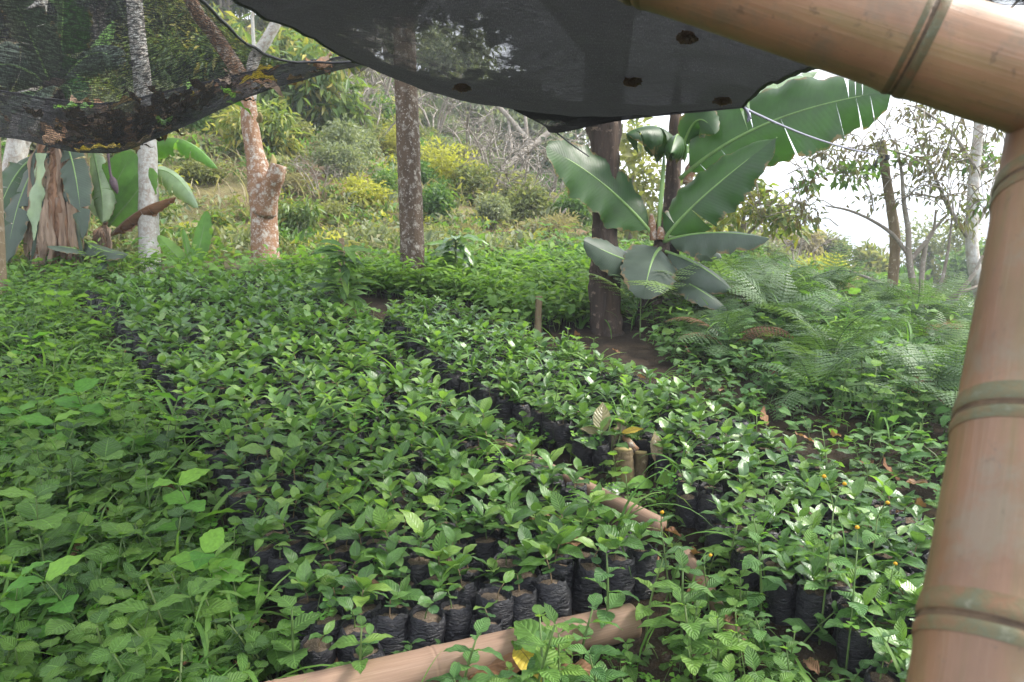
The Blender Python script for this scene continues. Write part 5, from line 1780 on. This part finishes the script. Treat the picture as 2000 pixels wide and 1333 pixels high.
lone_leaf(640, 1300, .24, -1.25, 'dead_leaf#0', 'dead', 'long brown dry leaf between the front left bag and the bamboo pole', (.05, .2), .06, 'dead leaf', 'dead_leaf')
lone_leaf(1120, 1245, .11, 2.6, 'coffee_leaf#1', 'sheath', 'pale folded dry leaf on the end of the fallen bamboo', (.1, .5), .12, 'dead leaf', 'dead_leaf')
pf = empty('pink_flower', G(1090, 1190), 'tiny pink flower on a thin stalk before the front bags', 'flower')
pfd = depth_of(pf.location)
px_tube([(1068, 1230, pfd, 2), (1078, 1190, pfd, 2), (1090, 1172, pfd, 2)], 'stem', 'stem', pf, seed=1, rough=0)
link('flower', mesh_of('flower_head', 'pink'), pf, Matrix.Translation(at(1090, 1170, pfd) - pf.location) @ Matrix.Diagonal((.007, .007, .007, 1)))

# ------------------------------------------------------------------ dry leaves caught in the left net
nr_, nc_ = SA.shape[:2]
rn_ = random.Random(9)
for i in range(40):
    a_, b_ = rn_.randint(2, 20), rn_.randint(12, nc_ - 6)
    p_ = Vector(SA[a_, b_]) + Vector((0, 0, .02))
    o = link('dead_leaf', mesh_of(f'dead_leaf#{rn_.randrange(3)}', rn_.choice(['dead', 'dead', 'sheath', 'yellow'] if i % 5 else ['banana_bright', 'dead'])))
    o.location = p_
    s_ = rn_.uniform(.10, .24)
    o.scale = (s_, s_, s_)
    o.rotation_euler = (rn_.uniform(-.3, .3), rn_.uniform(-.5, .5), rn_.uniform(0, 6.28))
    tag(o, 'dry leaf caught in the sag of the left shade net', 'dead leaf', 'dry leaves on the left net')
litter = MB()
pts_ = []
for i in range(190):
    a_, b_ = rn_.randint(6, 15), min(nc_ - 8, max(10, int(rn_.gauss(23, 5))))
    q = SA[a_, b_]
    pts_.append((q[0] + rn_.uniform(-.07, .07), q[1] + rn_.uniform(-.05, .05), q[2] + .012 + rn_.uniform(0, .05), rn_.uniform(0, 6.28), rn_.uniform(-.6, .6), rn_.uniform(-.6, .6), rn_.uniform(.07, .17)))
a_ = np.array(pts_)
litter.scatter(SHAPES['dead_leaf#1'], mats_np(a_[:, :3], a_[:, 3], a_[:, 4], a_[:, 5], a_[:, 6]), np.random.default_rng(3).random(len(a_)))
tag(litter.build('leaf_litter', M['litter_dim']), 'heap of shade darkened leaf litter in the sag of the left net', 'leaf litter', None, 'stuff')
for px_, py_, k_, nm_ in ((1340, 66, 1, 'nest of brown dry debris'), (1230, 153, 0, 'round tuft of dry debris'), (1410, 196, 2, 'small yellowish tuft of debris'), (905, 165, 2, 'small brown tuft of debris')):
    # nearest point of the dense net to that line of sight
    dirv = (at(px_, py_, 1) - at(px_, py_, 0)).normalized()
    best = min((Vector(v) for v in SB.reshape(-1, 3)), key=lambda v: ((v - cam.location).cross(dirv)).length + (9 if (v - cam.location).dot(dirv) < 0 else 0))
    d_ = (best - cam.location).length
    mb = leafcloud(420, [(0, 0, 0, .022 * d_ / 2.5, .018, .008 * d_ / 2.5)], .011, k_, 1.3)
    o = mb.build('debris_tuft', M['sheath'])
    o.location = best + Vector((0, -.02, -.012))
    tag(o, nm_ + ' hanging on the dense shade net', 'debris')

# ------------------------------------------------------------------ hillside
def bush_proto(name, mat, seed, n=1500, size=.11, elong=2.0, hang=.1, rx=.75, rz=.65, stems=True):
    r = random.Random(seed)
    bl = []
    for _ in range(8):
        a_ = r.uniform(0, 6.28)
        q = r.uniform(0, .55)
        bl.append((q * math.cos(a_) * rx, q * math.sin(a_) * rx, rz * r.uniform(.45, 1.25), rx * r.uniform(.35, .6), rx * r.uniform(.35, .6), rz * r.uniform(.3, .5)))
    crown = leafcloud(n, bl, size, seed, elong, hang).mesh('crown', M[mat])
    sm = MB()
    for b in bl:
        tube([(0, 0, -.2), (b[0] * .4, b[1] * .4, b[2] * .5), b[:3]], [.03, .02, .006], 5, span=3, mb=sm)
    return crown, sm.mesh('stem', M['twig'])


BK = {
    'olive': [bush_proto('o', 'olive', i, 1500, .12) for i in range(3)],
    'greygreen': [bush_proto('g', 'greygreen', 10 + i, 1500, .11, 2.6) for i in range(3)],
    'bushgreen': [bush_proto('b', 'bushgreen', 20 + i, 1400, .13) for i in range(2)],
    'lime': [bush_proto('l', 'lime', 30 + i, 2000, .10, 2.0, 0, .8, .6) for i in range(2)],
    'mango': [bush_proto('m', 'mango', 40 + i, 1500, .24, 3.6, .9, 1.0, 1.0) for i in range(3)],
    'darktree': [bush_proto('d', 'darktree', 50 + i, 2600, .2, 2.4, .3, 1.0, 1.0) for i in range(2)],
    'straw': [bush_proto('s', 'straw', 60 + i, 1300, .16, 5.0, .1, .8, .5) for i in range(2)],
}
BL = {'olive': 'olive green bush on the overgrown hillside behind the nursery', 'greygreen': 'grey green bush on the overgrown hillside', 'bushgreen': 'fresh green leafy bush on the hillside',
      'lime': 'yellow lime coloured bush on the hillside', 'mango': 'hillside tree with long drooping green and yellow leaves', 'darktree': 'dark green tree high on the hill behind the left net', 'straw': 'straw coloured dry grass clump on the hillside'}


def bush(kind, p, s, seed, label=None, sz=1.0):
    r = random.Random(seed)
    nm = {'mango': 'tree', 'darktree': 'tree', 'straw': 'dry_grass_clump'}.get(kind, 'bush')
    o = empty(nm, p, label or BL[kind], {'mango': 'tree', 'darktree': 'tree', 'straw': 'dry grass'}.get(kind, 'bush'), None if label else {'mango': 'drooping leaved hillside trees', 'darktree': 'dark trees on the hill', 'straw': 'dry grass clumps on the hill'}.get(kind, kind.replace('greygreen', 'grey green').replace('bushgreen', 'fresh green') + ' bushes on the hillside'), r.uniform(0, 6.28), s)
    o.scale = (s, s, s * sz)
    c, st_ = BK[kind][r.randrange(len(BK[kind]))]
    link('crown', c, o)
    link('stem', st_, o)
    return o


def hill_at(px, py, dmin=9.0):
    return G(px, py, 0, dmin)


BS = {'olive': 'olive green bush', 'greygreen': 'grey green bush', 'bushgreen': 'fresh green leafy bush', 'lime': 'yellow lime bush', 'mango': 'drooping leaved small tree', 'straw': 'straw coloured grass clump'}
rh = random.Random(4)
taken = []
n_ = 0
for _ in range(9000):
    r_ = 9.6 + 20 * rh.random() ** .8
    az = math.atan((rh.uniform(-260, 1760) - 1000) / FPX)
    x, y = r_ * math.sin(az), r_ * math.cos(az)
    gap = .52 + .018 * r_
    if any((x - a) ** 2 + (y - b) ** 2 < gap * gap for a, b in taken):
        continue
    px_ = 1000 + FPX * math.tan(az)
    # bare patches of red soil low on the left
    if 150 < px_ < 470 and r_ < 13 and rh.random() < .6:
        continue
    taken.append((x, y))
    left = px_ < 620
    kinds = ['olive', 'greygreen', 'bushgreen', 'straw', 'mango', 'lime']
    ws = [4, 4, 1.6, 1.5, 1.4 if left else .3, .25] if not left else [3, 2.5, 2, 1.2, 2.6, .1]
    if px_ > 1250:
        ws = [4, 4, 1.5, 2.5, .2, .5]
    k = rh.choices(kinds, ws)[0]
    s = rh.uniform(.5, .95) * (.75 + .012 * r_)
    if r_ < 12:
        s *= .62
    hx = ('behind the banana clump' if px_ < 270 else 'between pale and forked trunks' if px_ < 510 else 'between forked and central trunks' if px_ < 800 else
          'between central and dark trunks' if px_ < 1180 else 'behind the young banana plant' if px_ < 1420 else 'on the slope left of the leaning stake')
    hy = 'low on' if r_ < 14 else 'halfway up' if r_ < 20 else 'high on'
    bush(k, (x, y, height(x, y) - .1), s, rh.randrange(9999), BS[k] + ', ' + hy + ' the hill ' + hx)['group'] = BS[k] + ' clumps of the hill'
    n_ += 1
print('bushes', n_)
for i, (px_, py_, dd, kind, s, lab) in enumerate([
    (872, 415, 13.5, 'lime', .92, 'bright yellow lime bush just right of the central trunk'), (765, 330, 15.5, 'lime', .75, 'bright yellow lime bush just left of the central trunk'),
    (745, 445, 12.5, 'bushgreen', .45, 'small rounded fresh green bush left of the central trunk'), (600, 340, 14.5, 'mango', 1.25, 'broad drooping leaved tree right of the forked trunk'),
    (570, 255, 16.5, 'mango', 1.2, 'drooping leaved tree high behind the forked trunk'), (420, 400, 14.5, 'mango', 1.15, 'drooping leaved tree between the slim pale trunk and the forked trunk'),
    (380, 300, 17, 'mango', 1.3, 'drooping leaved tree partly behind the left net above the torn banana leaf'), (655, 430, 12.5, 'greygreen', .6, 'grey green bush low down right of the forked trunk')]):
    p_ = at(px_, py_, dd)
    p_.z = min(p_.z, height(p_.x, p_.y) + .6)
    bush(kind, (p_.x, p_.y, height(p_.x, p_.y) - .1), s, 60 + i, lab)
# darker tall trees on the upper left, seen through the net
for i, (px_, dd, s) in enumerate([(60, 19, 2.6), (210, 17, 2.4), (330, 20, 2.8), (450, 22, 2.6), (-60, 15, 2.4), (-200, 18, 2.6), (140, 24, 3.2), (400, 26, 3.0)]):
    q = at(px_, 300, dd)
    bush('darktree', (q.x, q.y, height(q.x, q.y) + .4), s, 90 + i, None, 1.25)
for i, (px_, dd, s) in enumerate([(560, 25, 2.0), (640, 26, 2.2), (700, 27, 1.9), (850, 27, 1.7), (930, 28, 1.6), (760, 27, 2.0), (900, 26, 2.4), (985, 24, 2.3), (1045, 23, 2.1), (1100, 22, 1.6), (940, 22, 1.8)]):
    q = at(px_, 250, dd)
    bush('greygreen', (q.x, q.y, height(q.x, q.y) + .2), s, 120 + i, 'tall hazy grey green bush on the ridge line of the hill', 1.3)['group'] = 'bushes on the ridge line'

# undergrowth that covers the hill between the bushes
clump = leafcloud(46, [(0, 0, .12, .30, .30, .14), (.2, .1, .1, .22, .22, .10)], .10, 3, 2.4)
blades = MB()
a_ = np.array([(rh.uniform(-.25, .25), rh.uniform(-.25, .25), 0, rh.uniform(0, 6.28), rh.uniform(.6, 1.4), 0, rh.uniform(.25, .5)) for _ in range(16)])
blades.scatter(SHAPES['grass_blade#1'], mats_np(a_[:, :3], a_[:, 3], a_[:, 4], a_[:, 5], a_[:, 6]), np.random.default_rng(1).random(16))
hp = {}
for i in range(4600):
    r_ = 9.2 + 21 * rh.random()
    px_ = rh.uniform(-300, 1900)
    az = math.atan((px_ - 1000) / FPX)
    if 180 < px_ < 480 and r_ < 12.5 and rh.random() < .15:
        continue
    x, y = r_ * math.sin(az), r_ * math.cos(az)
    m_ = rh.choices(['olive', 'greygreen', 'bushgreen', 'straw', 'lime', 'fresh'], [4, 3, 2, 3, .5, 1])[0]
    hp.setdefault(m_, []).append((x, y, height(x, y) - .03, rh.uniform(0, 6.28), rh.gauss(0, .15), rh.gauss(0, .15), rh.uniform(.6, 1.5)))
mb = MB()
for m_, L_ in hp.items():
    a_ = np.array(L_)
    mb.scatter(blades if m_ == 'straw' else clump, mats_np(a_[:, :3], a_[:, 3], a_[:, 4], a_[:, 5], a_[:, 6]), np.random.default_rng(2).random(len(a_)), MATKEYS.index(m_))
tag(mb.build('undergrowth', MATLIST), 'low mixed undergrowth covering the hillside', 'undergrowth', None, 'stuff')


# bare pale bushes and dead branches
def bare_proto(seed, stems=6, h=1.0):
    r = random.Random(seed)
    mb = MB()
    for _ in range(stems):
        a_ = r.uniform(0, 6.28)
        tip = Vector((math.cos(a_) * r.uniform(.2, .7), math.sin(a_) * r.uniform(.2, .7), h * r.uniform(.6, 1)))
        m1 = tip * .5 + Vector((r.uniform(-.12, .12), r.uniform(-.12, .12), .12))
        tube([(0, 0, -.05), m1, tip], [.022, .014, .004], 5, span=3, mb=mb)
        for _ in range(7):
            f = r.uniform(.35, .95)
            b = m1.lerp(tip, (f - .35) / .65)
            d = Vector((r.uniform(-1, 1), r.uniform(-1, 1), r.uniform(-.1, .9))).normalized() * r.uniform(.15, .45)
            tube([b, b + d * .5 + Vector((0, 0, .03)), b + d], [.008, .005, .0015], 4, span=2, mb=mb)
            for _ in range(2):
                c = b + d * r.uniform(.4, .9)
                d2 = Vector((r.uniform(-1, 1), r.uniform(-1, 1), r.uniform(-.3, .7))).normalized() * r.uniform(.1, .22)
                tube([c, c + d2], [.004, .001], 3, mb=mb)
    return mb.mesh('branches', M['twig'])


BARE = [bare_proto(i, 6 + i) for i in range(3)]
for i, (px_, dd, s) in enumerate([(690, 17, 1.6), (735, 18.5, 1.9), (720, 15, 1.2), (960, 15.5, 1.4), (1000, 16.5, 1.5), (920, 17, 1.4), (1030, 14, 1.2), (1080, 17, 1.6), (940, 13.5, 1.0), (1060, 13, .9), (620, 11.5, .6), (850, 20, 1.6), (780, 20, 1.8),
                                  (1420, 14, 1.2), (1500, 16, 1.3), (1350, 12, .9), (1560, 13, 1.0), (680, 21, 2.0), (1010, 20, 1.9)]):
    q = at(px_, 300, dd)
    o = link('bare_bush', BARE[i % 3])
    o.location = (q.x, q.y, height(q.x, q.y))
    o.scale = (s, s, s)
    o.rotation_euler = (0, 0, rh.uniform(0, 6.28))
    tag(o, 'leafless pale grey bush, ' + ('low on' if dd < 14 else 'halfway up' if dd < 17.5 else 'high on') + ' the hill ' + ('left of the central trunk' if px_ < 800 else 'between central and dark trunks' if px_ < 1180 else 'behind the young banana plant'), 'bush', 'bare bushes on the hill')

rt, rtd = empty('tree', at(1060, 330, 19) * 1, 'pale leaning tree with crossing bare limbs on the ridge left of the dark trunk', 'tree'), 19
rt.location.z = height(rt.location.x, rt.location.y)
px_tube([(930, 400, 18, 12), (985, 330, 18.5, 12), (1040, 285, 19, 12), (1090, 245, 19.4, 10), (1130, 215, 19.6, 7)], 'twig', 'trunk', rt, seed=51, rough=.1)
px_tube([(1045, 285, 19, 10), (1015, 255, 19, 10), (985, 220, 19, 9), (955, 195, 19, 7)], 'twig', 'limb', rt, seed=52, rough=.1)
px_tube([(1028, 370, 19, 9), (1030, 290, 19, 8), (1026, 230, 19, 7), (1020, 150, 19, 5)], 'twig', 'limb', rt, seed=53, rough=.1)
px_tube([(1000, 300, 18.7, 6), (995, 250, 19, 6), (990, 215, 19, 5)], 'twig', 'limb', rt, seed=54, rough=.1)
dlt = [tuple(at(px_, py_, 19.5) - rt.location) + (rx_, rx_, rx_ * .7) for px_, py_, rx_ in ((1110, 290, .6), (1080, 320, .5), (1040, 200, .5), (1130, 240, .5), (990, 180, .5), (1090, 215, .4), (1120, 330, .5))]
leafcloud(900, dlt, .2, 8, 2.4, .2).build('crown', M['darktree'], rt)
tr2 = empty('tree', Vector((*at(648, 200, 24).xy, 0)), 'thin white trunked tree high on the hill below the meeting of the two nets', 'tree')
tr2.location.z = height(*tr2.location.xy)
px_tube([(648, 215, 24, 6), (645, 160, 24, 6), (640, 60, 24, 5), (636, -60, 24, 4)], 'twig', 'trunk', tr2, seed=55, rough=.1)
leafcloud(700, [tuple(at(px_, py_, 24) - tr2.location) + (.7, .7, .6) for px_, py_ in ((620, 40), (660, 20), (640, -30), (600, -40), (680, -50))], .2, 9).build('crown', M['greygreen'], tr2)
ds_ = empty('dead_branch', hill_at(1078, 466, 8), 'bare white dead stick leaning on the hillside left of the dark trunk', 'branch')
dsd = depth_of(ds_.location)
px_tube([(1074, 472, dsd, 8), (1085, 445, dsd, 7), (1098, 420, dsd, 5), (1106, 408, dsd, 3)], 'twig', 'stick', ds_, seed=56, rough=.15)

# ------------------------------------------------------------------ trees on the right against the sky
ms = empty('tree', G(1800, 640), 'many stemmed pale barked small tree beyond the right bank', 'tree')
md_ = depth_of(ms.location) + .3
for i, s_ in enumerate([
    [(1802, 655, 18), (1796, 600, 17), (1782, 545, 14), (1775, 500, 12), (1774, 450, 11), (1766, 400, 9), (1760, 330, 6), (1748, 270, 4)],
    [(1776, 512, 9), (1800, 483, 9), (1815, 465, 8), (1824, 448, 6), (1828, 410, 4)],
    [(1812, 640, 12), (1800, 590, 11), (1800, 545, 10), (1808, 480, 9), (1822, 452, 7), (1850, 420, 4)],
    [(1776, 502, 8), (1745, 460, 8), (1705, 432, 6), (1660, 412, 5), (1612, 402, 3)],
    [(1810, 640, 10), (1850, 590, 9), (1870, 575, 8), (1910, 560, 6)],
    [(1830, 640, 12), (1855, 605, 11), (1875, 570, 10), (1900, 538, 8), (1920, 500, 6)],
    [(1856, 603, 9), (1868, 625, 9), (1895, 650, 8), (1930, 680, 6)],
    [(1740, 560, 6), (1700, 545, 6), (1660, 530, 4)], [(1805, 612, 9), (1770, 580, 8), (1745, 560, 6)],
    [(1805, 600, 8), (1835, 560, 7), (1850, 500, 6), (1858, 440, 4), (1862, 380, 3)]]):
    px_tube([(a, b, md_ + .1 * math.sin(i), w) for a, b, w in s_], 'twig', 'trunk' if i == 0 else 'limb', ms, seed=60 + i, rough=.08, sides=8)
sl = empty('tree', G(1925, 660), 'slender grey tree with sparse hanging brownish leaves behind the bamboo post', 'tree')
sld = depth_of(sl.location) + .1
px_tube([(1935, 680, sld, 30), (1918, 590, sld, 26), (1900, 500, sld, 24), (1898, 430, sld, 22), (1904, 330, sld, 20), (1912, 240, sld, 18), (1922, 80, sld, 14), (1935, -150, sld, 8)], 'bark_pale', 'trunk', sl, seed=70, rough=.07)
for i, s_ in enumerate([[(1898, 475, 10), (1865, 425, 9), (1845, 390, 7), (1820, 330, 5), (1790, 270, 3)], [(1900, 450, 8), (1930, 400, 7), (1950, 340, 5)], [(1905, 330, 7), (1860, 260, 6), (1800, 215, 4), (1770, 205, 3)],
                        [(1820, 330, 5), (1760, 300, 4), (1700, 290, 3), (1640, 300, 2)], [(1860, 262, 5), (1840, 320, 4), (1825, 360, 2)], [(1845, 390, 5), (1790, 380, 4), (1750, 390, 2)], [(1700, 290, 3), (1650, 330, 3), (1590, 350, 2)], [(1915, 30, 8), (1950, -20, 6), (1990, -60, 4)], [(1918, 60, 8), (1960, 30, 6), (1990, 0, 5)]]):
    px_tube([(a, b, sld + .15 * math.sin(i * 2), w) for a, b, w in s_], 'twig', 'limb', sl, seed=80 + i, rough=.06, sides=7)
rb = random.Random(6)
blobs, tw = [], MB()
anchors = [(1790, 230), (1770, 215), (1830, 210), (1860, 240), (1800, 280), (1760, 300), (1720, 285), (1690, 270), (1650, 300), (1620, 300), (1600, 335), (1670, 320), (1850, 320), (1880, 300), (1930, 300), (1950, 330), (1860, 380), (1830, 360), (1880, 420), (1940, 400), (1760, 370), (1720, 400), (1560, 390), (1590, 360), (1900, 350), (1840, 280), (1700, 330), (1940, 250), (1810, 330), (1550, 410), (1580, 420), (1500, 400)]
for ax, ay in anchors:
    dd = sld + rb.uniform(-.5, .5)
    c = at(ax + rb.uniform(-14, 14), ay + rb.uniform(-10, 14), dd) - sl.location
    blobs.append((*c, rb.uniform(.14, .28), rb.uniform(.14, .28), rb.uniform(.12, .22)))
    for _ in range(6):
        e = c + Vector((rb.uniform(-.35, .35), rb.uniform(-.25, .25), rb.uniform(-.1, .35)))
        tube([e, (e + c) / 2 + Vector((0, 0, .04)), c - Vector((0, 0, .1))], [.006, .005, .0015], 4, span=3, mb=tw)
tag(tw.build('twigs', M['twig'], sl), None, None, None, 'stuff')
leafcloud(1250, blobs, .080, 12, 2.8, 1.0, .1).build('crown', M['dryleaf'], sl)
leafcloud(240, [blobs[i] for i in (5, 11, 14, 19, 23, 26)], .10, 13, 2.2, .3, .2).build('green_foliage', M['bushgreen'], sl)
yt = empty('tree', G(1440, 600), 'yellow leaved tree behind the banana plant against the sky', 'tree')
ytd = depth_of(yt.location) + 2.2
px_tube([(1440, 620, ytd, 10), (1445, 520, ytd, 9), (1450, 440, ytd, 7), (1470, 370, ytd, 4)], 'twig', 'trunk', yt, seed=91, rough=.08)
px_tube([(1448, 470, ytd, 6), (1490, 430, ytd, 5), (1540, 405, ytd, 3)], 'twig', 'limb', yt, seed=92, rough=.08)
bl_ = [tuple(at(a, b, ytd + rb.uniform(-.3, .3)) - yt.location) + (.2, .2, .16) for a, b in ((1400, 400), (1440, 390), (1480, 380), (1500, 400), (1430, 420), (1470, 415), (1520, 420), (1400, 440), (1460, 360), (1540, 430), (1370, 430), (1500, 440), (1560, 450))]
leafcloud(620, bl_, .13, 14, 2.4, .4, .2).build('crown', M['mango'], yt)
ft = empty('tree', Vector((*at(1230, 400, 11).xy, 0)), 'light green tree seen between the dark trunk and the banana plant', 'tree')
ft.location.z = height(*ft.location.xy)
px_tube([(1230, 470, 11, 9), (1235, 380, 11, 8), (1240, 300, 11, 5)], 'twig', 'trunk', ft, seed=93, rough=.08)
leafcloud(800, [tuple(at(a, b, 11 + rb.uniform(-.4, .4)) - ft.location) + (.4, .4, .32) for a, b in ((1230, 300), (1260, 330), (1225, 360), (1270, 390), (1330, 380), (1240, 270), (1360, 410), (1215, 420))], .15, 15, 2.0, .2, .3).build('crown', M['olive'], ft)
# distant bushy trees
for i, (px_, py_, dd, w_, lab, mt) in enumerate([(1815, 480, 24, 170, 'large rounded yellow green tree in the distance behind the pale stems', 'olive'), (1905, 520, 22, 120, 'distant green tree crown next to the post', 'bushgreen'), (1612, 482, 22, 70, 'distant round topped olive tree left of the leaning stake', 'olive'),
                                                (1690, 530, 18, 130, 'low olive bush behind the leaning stake', 'olive'), (1530, 500, 17, 120, 'pale dry bush on the skyline right of the banana plant', 'straw'), (1770, 570, 15, 120, 'green bush beneath the rounded yellow green tree', 'bushgreen'), (1450, 470, 19, 110, 'pale olive bush on the skyline behind the banana leaves', 'olive')]):
    c = at(px_, py_, dd)
    rr2 = w_ / 2 * dd / FPX
    o = empty('tree' if i < 3 else 'bush', (c.x, c.y, height(c.x, c.y)), lab, 'tree' if i < 3 else 'bush')
    hz = c.z - o.location.z
    bl_ = [(0, 0, hz, rr2 * .8, rr2 * .8, rr2 * .7)] + [(rb.uniform(-.7, .7) * rr2, rb.uniform(-.5, .5) * rr2, hz + rb.uniform(-.9, .45) * rr2, rr2 * .5, rr2 * .5, rr2 * .42) for _ in range(9)]
    leafcloud(2600, bl_, .17, 30 + i, 2.0, .1, .35).build('crown', M[mt], o)
    tube([(0, 0, -.2), (.1, 0, hz * .5), (0, 0, hz)], [.10, .08, .03], 7, span=3, mb=(mb := MB()))
    mb.build('trunk', M['twig'], o)

# ------------------------------------------------------------------ air
hz = MB()
x0, x1, y0, y1, z0, z1 = -6200, 6200, -6200, 6200, -80, 22
hz.add([(x, y, z) for z in (z0, z1) for y in (y0, y1) for x in (x0, x1)], [(0, 2, 3, 1), (4, 5, 7, 6), (0, 1, 5, 4), (2, 6, 7, 3), (0, 4, 6, 2), (1, 3, 7, 5)])
k = NT('air')
k.t.links.new(k.n('ShaderNodeVolumePrincipled', {'Color': (.80, .86, .95), 'Density': HAZE, 'Anisotropy': 0.2}).outputs[0], k.out.inputs['Volume'])
tag(hz.build('haze', k.m, smooth=False), 'thin haze in the air', 'haze', None, 'stuff')
print('objects', len(bpy.data.objects), 'tris', sum(len(m.loops) - 2 * len(m.polygons) for m in bpy.data.meshes))
